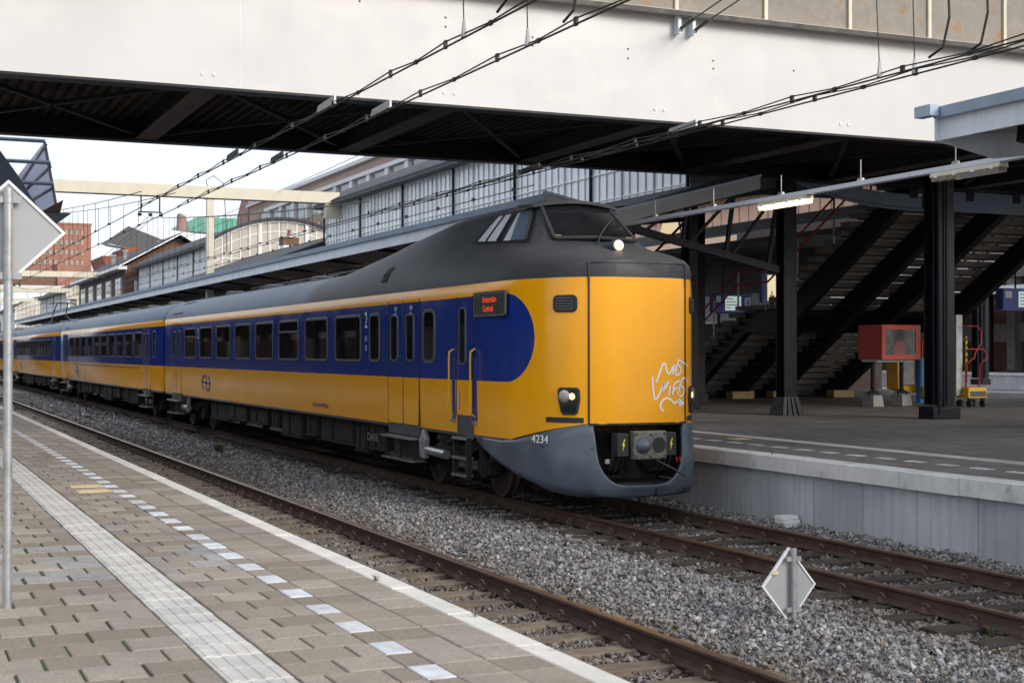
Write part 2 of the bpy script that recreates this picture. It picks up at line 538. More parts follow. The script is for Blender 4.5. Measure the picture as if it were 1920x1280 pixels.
def livery(name, nose):
    """flat paint scheme: yellow, blue window band, grey roof and sole bar"""
    m, nt, p = nodes_of(name)
    vec, g = coords(nt)
    s = N(nt, 'ShaderNodeSeparateXYZ')
    nt.links.new(g.outputs['Position'], s.inputs[0])
    Y, Z = s.outputs[1], s.outputs[2]
    gt = lambda a, b: math_n(nt, 'GREATER_THAN', a, b)
    lt = lambda a, b: math_n(nt, 'LESS_THAN', a, b)
    mul = lambda a, b: math_n(nt, 'MULTIPLY', a, b)
    dirt = noise(nt, vec, 1.7, 6, .65)
    yel = mixc(nt, remap(nt, dirt, .3, .75), (0.92, 0.40, 0.002), (0.86, 0.37, 0.003))
    v2, _ = coords(nt, (5, 5, .3))
    stk = remap(nt, noise(nt, v2, 2.0, 5, .65), .5, .8, 0, .16)
    yel = mixc(nt, stk, yel, (0.52, 0.26, 0.03))
    fleck = remap(nt, noise(nt, vec, 11, 6, .7), .56, .78, 0, .12)
    yel = mixc(nt, fleck, yel, (0.42, 0.20, 0.035))
    blu = mixc(nt, remap(nt, dirt, .3, .75), C_BLU, (0.014, 0.036, 0.195))
    band = mul(gt(Z, 1.775), lt(Z, 3.02))
    if nose:
        dy = math_n(nt, 'DIVIDE', math_n(nt, 'MINIMUM', math_n(nt, 'SUBTRACT', Y, 18.42), 0.0), .63)
        dz = math_n(nt, 'DIVIDE', math_n(nt, 'SUBTRACT', Z, 2.3975), .6225)
        rr = math_n(nt, 'ADD', mul(dy, dy), mul(dz, dz))
        band = mul(lt(rr, 1.0), mul(band, gt(Y, 17.4)))
    c = mixc(nt, band, yel, blu)
    rf = remap(nt, noise(nt, vec, 1.1, 6, .6), .3, .7)
    roof = mixc(nt, rf, (0.105, 0.140, 0.195), (0.145, 0.185, 0.250))
    if nose:
        dark = mixc(nt, rf, (0.028, 0.030, 0.035), (0.046, 0.049, 0.056))
        k = remap(nt, Y, 29.0, 28.3)
        roof = mixc(nt, k, roof, dark)
    c = mixc(nt, gt(Z, 3.205), c, roof)
    if nose:
        ramp = remap(nt, Y, 18.35, 17.10, 0.975, 1.232)
        low = lt(Z, ramp)
    else:
        low = lt(Z, 0.985)
    c = mixc(nt, low, c, (0.055, 0.060, 0.072))
    nt.links.new(c, p.inputs['Base Color'])
    rough_paint = remap(nt, dirt, .3, .7, .12, .22)
    rg = mixc(nt, gt(Z, 3.205), rough_paint, (.55, .55, .55))
    nt.links.new(rg, p.inputs['Roughness'])
    nt.links.new(math_n(nt, 'MULTIPLY', lt(Z, 3.205), .12), p.inputs['Coat Weight'])
    p.inputs['Coat Roughness'].default_value = .08
    p.inputs['Specular IOR Level'].default_value = .42
    b = N(nt, 'ShaderNodeBump', Strength=.10, Distance=.02)
    nt.links.new(noise(nt, vec, 2.0, 2, .5), b.inputs['Height'])
    nt.links.new(b.outputs[0], p.inputs['Normal'])
    return m


MT['livery_nose'] = livery('livery_nose', True)
MT['livery'] = livery('livery', False)
# ------------------------------------------------------------------ ground and ballast
MB().add([(-1500, -600, -.42), (2200, -600, -.42), (2200, 2600, -.42), (-1500, 2600, -.42)], [(0, 1, 2, 3)]).build('ground', MT['ballast_sheet'])
tag(bpy.data.objects['ground'], kind='structure')


def bed_z(x, y):
    """ballast surface height"""
    z = -0.185 + 0 * x
    z = z + 0.075 * np.exp(-((x - 7.05) / .75) ** 2)            # heap between the two tracks
    z = z - 0.05 * np.exp(-((x - 3.6) / .35) ** 2)
    z = z + 0.02 * np.sin(x * 5.1 + y * 1.3) * np.sin(y * 2.3 - x * 1.7)
    z = z + 0.06 * np.exp(-((x - 11.2) / .35) ** 2)
    return z


xs = np.linspace(3.15, 11.5, 68)
ys = np.concatenate([np.linspace(3, 40, 150), np.linspace(41, 260, 60)])
gx, gy = np.meshgrid(xs, ys)
gz = bed_z(gx, gy) - 0.03
vs = np.stack([gx.ravel(), gy.ravel(), gz.ravel()], 1)
nx = len(xs)
fs = [(j * nx + i, j * nx + i + 1, (j + 1) * nx + i + 1, (j + 1) * nx + i) for j in range(len(ys) - 1) for i in range(nx - 1)]
MB().add(vs.tolist(), fs).build('track_bed', MT['ballast_sheet'], smooth=60)
tag(bpy.data.objects['track_bed'], kind='structure')


def ico():
    t = (1 + 5 ** .5) / 2
    v = np.array([(-1, t, 0), (1, t, 0), (-1, -t, 0), (1, -t, 0), (0, -1, t), (0, 1, t), (0, -1, -t), (0, 1, -t), (t, 0, -1), (t, 0, 1), (-t, 0, -1), (-t, 0, 1)]) / 1.9
    f = np.array([(0, 11, 5), (0, 5, 1), (0, 1, 7), (0, 7, 10), (0, 10, 11), (1, 5, 9), (5, 11, 4), (11, 10, 2), (10, 7, 6), (7, 1, 8), (3, 9, 4), (3, 4, 2), (3, 2, 6), (3, 6, 8), (3, 8, 9), (4, 9, 5), (2, 4, 11), (6, 2, 10), (8, 6, 7), (9, 8, 1)])
    return v, f


def octa():
    v = np.array([(1, 1, -.6), (-1, 1, -.7), (-1, -1, -.6), (1, -1, -.7), (.7, .6, .7), (-.6, .7, .6), (-.7, -.6, .7), (.6, -.7, .6)]) * .62
    f = np.array([(0, 1, 5), (0, 5, 4), (1, 2, 6), (1, 6, 5), (2, 3, 7), (2, 7, 6), (3, 0, 4), (3, 4, 7), (4, 5, 6), (4, 6, 7)])
    return v, f


def stones(P, size, shape, jit):
    """P (n,3) positions -> verts, faces of n angular stones"""
    n = len(P)
    v0, f0 = shape
    k = len(v0)
    V = np.repeat(v0[None], n, 0) * (1 + rng.uniform(-jit, jit, (n, k, 1))) + rng.uniform(-jit, jit, (n, k, 3)) * .5
    V *= rng.uniform(.5, 1.35, (n, 1, 3))
    a = rng.normal(size=(n, 4))
    a /= np.linalg.norm(a, axis=1, keepdims=True)
    w, x, y, z = a.T
    Rm = np.stack([1 - 2 * (y * y + z * z), 2 * (x * y - z * w), 2 * (x * z + y * w), 2 * (x * y + z * w), 1 - 2 * (x * x + z * z), 2 * (y * z - x * w), 2 * (x * z - y * w), 2 * (y * z + x * w), 1 - 2 * (x * x + y * y)], 1).reshape(n, 3, 3)
    V = np.einsum('nij,nkj->nki', Rm, V) * size[:, None, None] + P[:, None, :]
    Fc = f0[None] + (np.arange(n) * k)[:, None, None]
    return V.reshape(-1, 3), Fc.reshape(-1, 3)


def fast_mesh(name, V, Fc, mat):
    me = bpy.data.meshes.new(name)
    me.vertices.add(len(V))
    me.vertices.foreach_set('co', V.astype(np.float32).ravel())
    me.loops.add(len(Fc) * 3)
    me.loops.foreach_set('vertex_index', Fc.astype(np.int32).ravel())
    me.polygons.add(len(Fc))
    me.polygons.foreach_set('loop_start', np.arange(0, len(Fc) * 3, 3, dtype=np.int32))
    me.update(calc_edges=True)
    me.materials.append(mat)
    return me


def sleeper_mask(x, y):
    """keep the sleeper tops clear of most stones"""
    on1 = (x > 3.62) & (x < 6.12) & (np.abs((y - 10.06 + .3) % .6 - .3) < .115)
    on2 = (x > 8.12) & (x < 10.76) & (np.abs((y - 9.04 + .302) % .604 - .302) < .125)
    rail = (np.abs(x - 5.56) < .07) | (np.abs(x - 4.09) < .07) | (np.abs(x - 8.69) < .07) | (np.abs(x - 10.2) < .07)
    return ~(((on1 | on2) & (rng.random(len(x)) > .035)) | rail)


VV, FF, off = [], [], 0
for (y0, y1, dens, smin, smax, shp, jit) in ((4.2, 13.5, 640, .017, .040, octa(), .33), (13.5, 24, 430, .021, .042, octa(), .30), (24, 48, 150, .028, .056, octa(), .25), (48, 85, 45, .05, .085, octa(), .25)):
    n = int((11.42 - 3.26) * (y1 - y0) * dens)
    x = rng.uniform(3.26, 11.42, n)
    y = rng.uniform(y0, y1, n)
    keep = (x / y < 1.12) & ~((y > 24) & (x > 9.2)) & sleeper_mask(x, y)
    x, y = x[keep], y[keep]
    sz = smin + (smax - smin) * rng.random(len(x)) ** 1.7
    P = np.stack([x, y, bed_z(x, y) - .012 + rng.uniform(-.012, .016, len(x))], 1)
    V, Fc = stones(P, sz, shp, jit)
    VV.append(V)
    FF.append(Fc + off)
    off += len(V)
o = place('gravel', fast_mesh('gravel', np.concatenate(VV), np.concatenate(FF), MT['ballast']), (0, 0, 0))
tag(o, 'loose grey ballast stones spread around both tracks', 'gravel', kind='stuff')


# ------------------------------------------------------------------ tracks
def rail_section(xc):
    h = [(-.072, -.160), (.072, -.160), (.072, -.150), (.018, -.135), (.009, -.118), (.009, -.045), (.030, -.035), (.036, -.028), (.036, -.010)]
    w = [(x, z) for x, z in h]
    return w + [(-x, z) for x, z in w[::-1] if True][0:-2] if False else w + [(-.036, -.010), (-.036, -.028), (-.030, -.035), (-.009, -.045), (-.009, -.118), (-.018, -.135), (-.072, -.150)]


def rail(parent, xc, y0, y1):
    poly = [(xc + a, y0, b) for a, b in rail_section(xc)]
    r = MB().extr(poly, (0, y1 - y0, 0)).build('rail', MT['rail_web'], parent)
    hp = [(xc - .036, y0, -.010), (xc + .036, y0, -.010), (xc + .036, y0, -.006), (xc + .028, y0, 0), (xc - .028, y0, 0), (xc - .036, y0, -.006)]
    MB().extr(hp, (0, y1 - y0, 0)).build('rail_head', MT['rail_head'], r)
    return r


def clip_mesh():
    m = MB()
    for sx in (-1, 1):                         # base plate, hook spring and screw on both sides of the rail foot
        m.box(sx * .085 - .035, sx * .085 + .035, -.055, .055, -.155, -.132)
        pts = []
        for k in range(9):
            a = R(-60 + 300 * k / 8)
            pts.append((sx * (.085 + .02 * math.cos(a * .5)), .042 * math.cos(a), -.098 + .034 * math.sin(a)))
        m.tube(pts, .0095, 6)
        m.tube([(sx * .115, 0, -.15), (sx * .115, 0, -.095)], .016, 6)
    return m.mesh('rail_clip', MT['clip'])


CLIP = clip_mesh()


def track(name, xc, gauge, y_first, pitch, nsl, half, thick, mat, nclip, y1, y0=-20):
    t = structure(name, (xc, 0, 0))
    for sx in (-1, 1):
        rail(t, xc + sx * gauge / 2, y0, y1)
    variants = []
    for k in range(5):
        r = random.Random(k + nsl)
        m = MB()
        n = 7
        for i in range(n):                          # slightly uneven plank
            pass
        L = [-half + r.uniform(-.03, .03)] + [(-half + 2 * half * i / n) for i in range(1, n)] + [half + r.uniform(-.03, .03)]
        v, f = [], []
        for i, x in enumerate(L):
            d = r.uniform(-.008, .008)
            e = r.uniform(-.006, .006)
            v += [(x, -.125 + d, -.09), (x, -.118 + d, .0 + e), (x, -.105 + d, .010 + e), (x, .105 + d, .010 + e), (x, .118 + d, .0 + e), (x, .125 + d, -.09)]
        for i in range(n):
            for q in range(5):
                f.append((i * 6 + q, i * 6 + q + 1, (i + 1) * 6 + q + 1, (i + 1) * 6 + q))
        f += [tuple(range(6)), tuple(n * 6 + q for q in range(6))]
        variants.append(m.add(v, f).mesh('sleeper', mat))
    for i in range(nsl):
        y = y_first + pitch * i
        o = place('sleeper', variants[i % 5], (xc, y, -.170 + random.uniform(-.008, .006)), t, (0, 0, random.uniform(-.012, .012)))
        if i < nclip:
            for sx in (-1, 1):
                place('rail_clip', CLIP, (xc + sx * gauge / 2, y + random.uniform(-.02, .02), 0), t)
    return t


track('railway_track', 4.825, 1.47, 10.06 - 9 * .6, .6, 95, 1.24, .1, MT['sleeper_tan'], 60, 260)
track('railway_track', 9.445, 1.51, 9.04 - 8 * .604, .604, 60, 1.31, .1, MT['sleeper_dark'], 45, 260)

# ------------------------------------------------------------------ near platform
PZ = .64
pl = structure('platform_near', (0, 20, PZ))
MB().box(-14, 3.07, -12, 170, -.4, PZ - .014).build('joint_bed', MT['joint'], pl)
MB().box(3.10, 3.17, -12, 170, -.4, PZ - .09).build('platform_wall', MT['concrete'], pl)
e_mesh = []
for k in range(4):
    r = random.Random(k)
    e_mesh.append(MB().chbox(-.075, .085, -.494, .494, -.17, 0, .008).mesh('edge_stone', MT['edge_white']))
for i in range(-3, 60):
    place('edge_stone', e_mesh[i % 4], (3.155 + random.uniform(-.004, .004), 5.4 + i, PZ + random.uniform(-.002, .002)), pl)
tm = MB().chbox(-.155, .155, -.147, .147, -.05, .0, .004)
for k in range(4):
    xk = -.116 + k * .0775
    tm.chbox(xk - .022, xk + .022, -.143, .143, -.001, .0055, .004)
TAC = tm.mesh('tactile_tile', MT['tactile'])
for i in range(0, 85):
    place('tactile_tile', TAC, (1.66 + random.uniform(-.002, .002), 5.0 + i * .302, PZ + random.uniform(-.0015, .0015)), pl, (0, 0, random.uniform(-.006, .006)))
MB().box(1.51, 1.81, 30.6, 165, PZ - .03, PZ + .001).build('tactile_strip', MT['tactile'], pl)
WT = MB().chbox(-.073, .073, -.147, .147, -.05, 0, .004).mesh('white_tile', MT['white_tile'])
GT = MB().chbox(-.073, .073, -.152, .152, -.05, 0, .004).mesh('paver', MT['paver'])
PV = MB().chbox(-.1415, .1415, -.152, .152, -.05, 0, .005).mesh('paver', MT['paver'])
PN = MB().chbox(-.132, .132, -.152, .152, -.05, 0, .005).mesh('paver', MT['paver'])
PITCH = .31
Y0 = 6.51 - .155 - .62 * 3
far_v = MB()
npav = 0
cand = []
for i in range(0, 140):
    y = Y0 + PITCH * i + .155
    jz = lambda: PZ + random.uniform(-.003, .003)
    if i % 2 == 0:
        if i < 100:
            place('white_tile', WT, (2.46, y, PZ + .001), pl)
        else:
            far_v.box(2.39, 2.53, y - .145, y + .145, PZ - .03, PZ)
    row = [(2.672, PN, .132), (2.945, PN, .132)]
    if i % 2: row.append((2.46, GT, .073))
    off = .15 if i % 2 else 0
    x = 2.385 - .15 + (0 if not i % 2 else .0)
    # between the ribbed strip and the white tiles
    edges = [1.825, 2.09, 2.385] if i % 2 else [1.825, 1.96, 2.25, 2.385]
    for a, b in zip(edges, edges[1:]):
        row.append(((a + b) / 2, None, (b - a) / 2 - .006))
    xx = 1.50 - off
    if off: row.append((1.50 - .075, None, .069))
    while xx > -2.2:
        row.append((xx - .15, PV, .1465))
        xx -= .30
    for (xc, me, hw) in row:
        cand.append((y, xc, me, hw))
# the ones that show largest are objects of their own
WID = {}


def px_size(y, x):
    if x - .15 < .073 * y - .25 or x > .98 * y or y < 4.6: return 0
    return 1 / max(y, .1)


WET = {}


def wet(me):
    """the same stone, damp"""
    if me.name not in WET:
        w = me.copy()
        w.materials.clear()
        w.materials.append(MT['paver_wet'])
        WET[me.name] = w
    return WET[me.name]


cand.sort(key=lambda c: -px_size(c[0], c[1]))
for k, (y, xc, me, hw) in enumerate(cand):
    if px_size(y, xc) > 0 and npav < 296:
        if me is None:
            key = round(hw, 3)
            if key not in WID:
                WID[key] = MB().chbox(-hw, hw, -.152, .152, -.05, 0, .005).mesh('paver', MT['paver'])
            me = WID[key]
        if 10.2 < y < 12.0 and xc < 2.5 and random.random() < .62: me = wet(me)
        place('paver', me, (xc + random.uniform(-.002, .002), y + random.uniform(-.003, .003), PZ + random.uniform(-.004, .002)), pl,
              (random.uniform(-.006, .006), random.uniform(-.006, .006), random.uniform(-.006, .006)))
        npav += 1
    elif px_size(y, xc) > 0 or (y > 3 and abs(xc) < 3.2):
        dz = random.uniform(-.003, .002)
        far_v.box(xc - hw, xc + hw, y - .147, y + .147, PZ - .03, PZ + dz)
o = far_v.build('paving_beyond', MT['paver_far'], pl)
tag(o, kind='stuff')
for (a, b) in ((17.0, 17.3), (16.38, 16.68)):
    MB().chbox(2.02, 2.38, a, b, PZ - .02, PZ + .004, .004).build('yellow_tile', MT['yellow_tile'], pl)
MB().box(-14, 3.08, 47.4, 168, PZ - .03, PZ - .001).build('paving_slab', MT['far_paving'], pl)

# tufts in the joints
def tuft(parent, x, y, z, n, h, name='grass_tuft'):
    m = MB()
    r = random.Random(int(x * 1000 + y * 77))
    for k in range(n):
        a = r.uniform(0, 6.28)
        l = h * r.uniform(.5, 1)
        d = Vector((math.cos(a), math.sin(a), 0))
        p = Vector((x, y, z)) + d * r.uniform(0, h * .35)
        s = d.cross(Vector((0, 0, 1))) * h * .035
        q = p + d * l * r.uniform(.1, .6) * .7 + Vector((0, 0, l * .7))
        e = q + d * l * .4 + Vector((0, 0, l * .15))
        m.add([p - s, p + s, q + s * .7, q - s * .7, e], [(0, 1, 2, 3), (3, 2, 4)])
    return m.build(name, MT['grass'], parent)


for (x, y, n, h, lab) in ((8.55, 9.35, 40, .10, 'small grass tuft between the sleepers by the right rail'), (8.15, 8.45, 30, .09, 'grass tuft beside the sleeper ends near the low sign'),
                          (7.2, 33.0, 70, .28, 'green weed growing in the ballast far along the train'), (3.09, 9.25, 22, .055, 'little weed on the white edge of the near platform'),
                          (3.2, 7.75, 16, .05, 'thin weed at the rail side of the near platform edge'), (9.3, 9.6, 36, .08, 'mossy grass between the rails of the train track'),
                          (11.5, 16.9, 20, .05, 'tuft growing on the far platform coping')):
    z = PZ if x < 3.3 else (.76 if x > 11.4 else float(bed_z(np.array(x), np.array(y))))
    o = tuft(None, x, y, z, n, h)
    tag(o, lab, 'weed', 'weeds along the tracks')

# ------------------------------------------------------------------ far platform
FZ = .76
fp = structure('platform_far', (24, 40, FZ))
MB().box(11.62, 37.3, -12, 300, -.4, FZ - .004).build('paving', MT['far_paving'], fp)
CP = MB().chbox(-.14, .16, -.526, .526, -.215, 0, .015).mesh('coping_stone', MT['coping'])
WP = MB().box(-.03, .05, -.515, .515, -.95, -.213).mesh('wall_panel', MT['panel'])
for i in range(-12, 46):
    y = 17.69 - 1.06 * i * -1
    place('coping_stone', CP, (11.48, y, FZ + random.uniform(-.003, .003)), fp)
for i in range(-11, 40):
    place('wall_panel', WP, (11.47 + random.uniform(-.003, .003), 17.41 + 1.042 * i, FZ), fp)
ST = MB().chbox(-.15, .15, -.147, .147, -.02, .002, .001).mesh('tactile_tile', MT['tactile'])
for i in range(0, 110):
    place('tactile_tile', ST, (13.5, 9 + .302 * i, FZ + .001), fp)
FT = MB().chbox(-.07, .07, -.15, .15, -.02, .002, .001).mesh('white_tile', MT['white_tile'])
for i in range(0, 36):
    place('white_tile', FT, (12.44, 8.8 + .62 * i, FZ + .001), fp)
MB().box(12.9, 13.2, 20.0, 20.3, FZ - .02, FZ + .003).build('yellow_tile', MT['yellow_tile'], fp)
MB().box(37.0, 37.6, -12, 300, -.4, FZ + .002).build('coping', MT['coping'], fp)
p3 = structure('platform_beyond', (80, 60, FZ))
MB().box(72.3, 110, -20, 320, -.4, FZ - .004).build('paving', MT['far_paving'], p3)
MB().box(72.0, 72.5, -20, 320, FZ - .16, FZ + .01).build('coping', MT['coping'], p3)
MB().box(72.1, 72.4, -20, 320, -.4, FZ - .16).build('platform_wall', MT['panel'], p3)
MB().box(73.4, 73.9, -20, 320, FZ - .01, FZ + .004).build('tactile_strip', MT['white_tile'], p3)
# ------------------------------------------------------------------ the train
LX = -1                                   # the side that faces the camera

def pchip(xs, ys, x):
    n = len(xs)
    h = [xs[i + 1] - xs[i] for i in range(n - 1)]
    d = [(ys[i + 1] - ys[i]) / h[i] for i in range(n - 1)]
    m = [d[0]] + [0 if d[i - 1] * d[i] <= 0 else 2 * d[i - 1] * d[i] / (d[i - 1] + d[i]) for i in range(1, n - 1)] + [d[-1]]
    i = 0
    while i < n - 2 and x > xs[i + 1]: i += 1
    t = (x - xs[i]) / h[i]
    return ((1 + 2 * t) * (1 - t) ** 2 * ys[i] + t * (1 - t) ** 2 * h[i] * m[i] + t * t * (3 - 2 * t) * ys[i + 1] + t * t * (t - 1) * h[i] * m[i + 1])


def side(w, z0=.93, wb=None):
    wb = w - .02 if wb is None else wb
    return [(wb, z0), (w - .004 if w > .5 else w, 1.45), (w, 1.775), (w, 2.4), (w, 3.02), (w - .012 if w > .5 else w, 3.205)]


ROOF = [(1.345, 3.32), (1.26, 3.46), (1.10, 3.59), (.90, 3.69), (.68, 3.76), (.44, 3.815), (.22, 3.84), (0, 3.85)]
STN = [
    (16.95, side(.40, 1.232, .40) + [(.40, 3.30), (.395, 3.38), (.38, 3.425), (.33, 3.44), (.27, 3.445), (.2, 3.45), (.1, 3.452), (0, 3.453)]),
    (16.985, side(.56, 1.232, .56) + [(.56, 3.30), (.555, 3.38), (.53, 3.43), (.47, 3.445), (.38, 3.455), (.28, 3.46), (.14, 3.463), (0, 3.465)]),
    (17.08, side(.744, 1.232, .744) + [(.742, 3.30), (.73, 3.38), (.69, 3.435), (.6, 3.46), (.48, 3.475), (.34, 3.485), (.17, 3.49), (0, 3.492)]),
    (17.25, side(.935, 1.20, .93) + [(.93, 3.30), (.91, 3.39), (.85, 3.455), (.74, 3.49), (.58, 3.51), (.40, 3.522), (.2, 3.53), (0, 3.532)]),
    (17.5, side(1.10, 1.15, 1.09) + [(1.09, 3.31), (1.06, 3.41), (.97, 3.49), (.82, 3.54), (.63, 3.565), (.42, 3.58), (.2, 3.587), (0, 3.59)]),
    (17.8, side(1.22, 1.09, 1.20) + [(1.20, 3.32), (1.15, 3.44), (1.03, 3.535), (.86, 3.60), (.66, 3.63), (.44, 3.645), (.2, 3.65), (0, 3.652)]),
    (18.2, side(1.325, 1.0, 1.305) + [(1.29, 3.34), (1.22, 3.48), (1.08, 3.59), (.88, 3.67), (.68, 3.71), (.44, 3.725), (.2, 3.73), (0, 3.735)]),
    (18.34, side(1.35, .965) + [(1.31, 3.34), (1.24, 3.49), (1.09, 3.61), (.88, 3.70), (.73, 3.77), (.60, 3.79), (.3, 3.80), (0, 3.80)]),
    (18.7, side(1.375, .935) + [(1.33, 3.35), (1.25, 3.51), (1.09, 3.65), (.86, 3.76), (.71, 4.0), (.60, 4.06), (.3, 4.075), (0, 4.08)]),
    (19.06, side(1.388) + [(1.34, 3.355), (1.25, 3.53), (1.08, 3.68), (.83, 3.79), (.69, 4.08), (.59, 4.34), (.3, 4.39), (0, 4.40)]),
    (19.6, side(1.39) + [(1.345, 3.36), (1.25, 3.55), (1.07, 3.71), (.835, 3.82), (.705, 4.09), (.58, 4.345), (.3, 4.425), (0, 4.44)]),
    (20.8, side(1.39) + [(1.345, 3.37), (1.245, 3.58), (1.06, 3.76), (.86, 3.90), (.73, 4.12), (.56, 4.35), (.29, 4.465), (0, 4.49)]),
    (22.4, side(1.39) + [(1.345, 3.38), (1.24, 3.60), (1.07, 3.80), (.89, 3.97), (.73, 4.15), (.53, 4.34), (.27, 4.46), (0, 4.50)]),
    (24.2, side(1.39) + [(1.345, 3.37), (1.25, 3.57), (1.09, 3.76), (.90, 3.93), (.70, 4.09), (.49, 4.23), (.25, 4.34), (0, 4.38)]),
    (26.2, side(1.39) + [(1.345, 3.35), (1.255, 3.52), (1.095, 3.68), (.90, 3.82), (.69, 3.94), (.46, 4.04), (.23, 4.10), (0, 4.12)]),
    (28.7, side(1.39) + ROOF),
    (30.0, side(1.39) + ROOF),
    (44.60, side(1.39) + ROOF),
]
SY = [s[0] for s in STN]


def sect(y):
    return [(pchip(SY, [s[1][k][0] for s in STN], y), pchip(SY, [s[1][k][1] for s in STN], y)) for k in range(14)]


def loft(secs, cx):
    v, f = [], []
    m = 27
    for y, s in secs:
        v += [(cx - x, y, z) for x, z in s] + [(cx + x, y, z) for x, z in s[-2::-1]]
    for i in range(len(secs) - 1):
        for k in range(m - 1):
            f.append((i * m + k, i * m + k + 1, (i + 1) * m + k + 1, (i + 1) * m + k))
        f.append((i * m + m - 1, i * m, (i + 1) * m, (i + 1) * m + m - 1))
    f += [tuple(range(m)), tuple((len(secs) - 1) * m + k for k in range(m))]
    return MB().add(v, f)


def surf(y, k, off=0.0, sgn=-1):
    """point on the nose surface: section parameter k (float), camera side by default"""
    s = sect(y)
    i = min(int(k), 12)
    t = k - i
    x = s[i][0] + (s[i + 1][0] - s[i][0]) * t
    z = s[i][1] + (s[i + 1][1] - s[i][1]) * t
    dx, dz = s[i + 1][0] - s[i][0], s[i + 1][1] - s[i][1]
    n = Vector((dz, -dx)).normalized()
    return Vector((TRAIN_X + sgn * (x + n.x * off), y, z + n.y * off))


SX = TRAIN_X - 1.39                         # plane of the car sides


def window_part(parent, w, h, yc, zc, r=.07, fr=.06, name='window', x=SX, bar=None, sgn=-1):
    key = (round(w, 2), round(h, 2), r, fr, sgn)
    if key not in window_part.cache:
        out, inn = rrect(w, h, r), rrect(w - 2 * fr, h - 2 * fr, max(.015, r - fr * .6))
        m = MB()
        P = lambda loop, d: [(sgn * d, a, b) for a, b in loop]
        n = len(out)
        o2 = rrect(w - .02, h - .02, r - .008)
        m.ring(P(out, .002), P(o2, .018))
        m.ring(P(o2, .018), P(inn, .018))
        m.ring(P(inn, .018), P(inn, .004))
        g = MB().add(P(inn, .005), [tuple(range(n))])
        window_part.cache[key] = (m.mesh('window_frame', MT['frame_grey'], 30), g.mesh('pane', MT['train_glass']))
    fm, gm = window_part.cache[key]
    f = place(name, fm, (x, yc, zc), parent)
    place('pane', gm, (x, yc, zc), f)
    if bar:
        MB().box(x - .012, x - .004, yc - w / 2 + fr, yc + w / 2 - fr, zc + bar - .02, zc + bar + .02).build('transom', MT['frame_grey'], f)
    return f


window_part.cache = {}


def to_mesh(o):
    """lettering as a real mesh"""
    dg = bpy.context.evaluated_depsgraph_get()
    me = bpy.data.meshes.new_from_object(o.evaluated_get(dg))
    me.name = o.name
    q = bpy.data.objects.new('lettering', me)
    nm = o.name.split('.')[0]
    COL.objects.link(q)
    q.parent, q.location, q.rotation_euler, q.scale = o.parent, o.location, o.rotation_euler, o.scale
    WL[q] = WL.pop(o)
    bpy.data.objects.remove(o)
    q.name = nm
    return q


def text(name, s, size, loc, xdir, mat, parent, sx=1.0, align='CENTER', ext=.0015, ydir=(0, 0, 1)):
    cu = bpy.data.curves.new(name, 'FONT')
    cu.body = s
    cu.size = size
    cu.extrude = ext
    cu.align_x = align
    cu.align_y = 'CENTER'
    cu.materials.append(mat)
    o = bpy.data.objects.new(name, cu)
    link(o, parent, loc)
    X = Vector(xdir).normalized()
    Yv = Vector(ydir).normalized()
    Z = X.cross(Yv)
    o.rotation_euler = Matrix((X, Yv, Z)).transposed().to_euler()
    o.scale = (sx, 1, 1)
    return to_mesh(o)


MT['livery_blue'] = M('livery_blue', C_BLU, .3, 0, .1, 2, coat=.3)
MT['sign_white'] = M('sign_white', (.72, .76, .82), .5, 0, .05, 3)
MT['emblem_blue'] = M('emblem_blue', (.02, .06, .36), .35, 0, .1, 3)
MT['pale_blind'] = M('pale_blind', (.56, .58, .64), .25, 0, .1, 2)  # even pale tone for parts of the cab side glazing
MT['cast_iron'] = M('cast_iron', (.16, .155, .145), .6, .3, .4, 14, .3, 60, stain=(.05, .04, .03), stain_lo=.5, stain_hi=.7, stain_scale=12)
MT['faint_blue'] = M('faint_blue', (.16, .22, .42), .4, 0, .1, 3)
MT['chalk'] = M('chalk', (.20, .185, .17), .9, 0, .3, 20)


def wheel_mesh():
    m = MB()
    prof = [(.08, -.09), (.08, -.02), (.36, .0), (.40, -.05), (.455, -.055), (.46, .02), (.485, .045), (.485, .07), (.40, .075), (.36, .05), (.12, .07), (.1, .11)]
    n = 28
    v, f = [], []
    for r, x in prof:
        v += [(x, r * math.cos(2 * math.pi * k / n), r * math.sin(2 * math.pi * k / n)) for k in range(n)]
    for i in range(len(prof) - 1):
        for k in range(n):
            f.append((i * n + k, i * n + (k + 1) % n, (i + 1) * n + (k + 1) % n, (i + 1) * n + k))
    f += [tuple(range(n)), tuple((len(prof) - 1) * n + k for k in range(n))]
    return m.add(v, f).mesh('wheel', MT['wheel'], 40)


WHEEL = wheel_mesh()


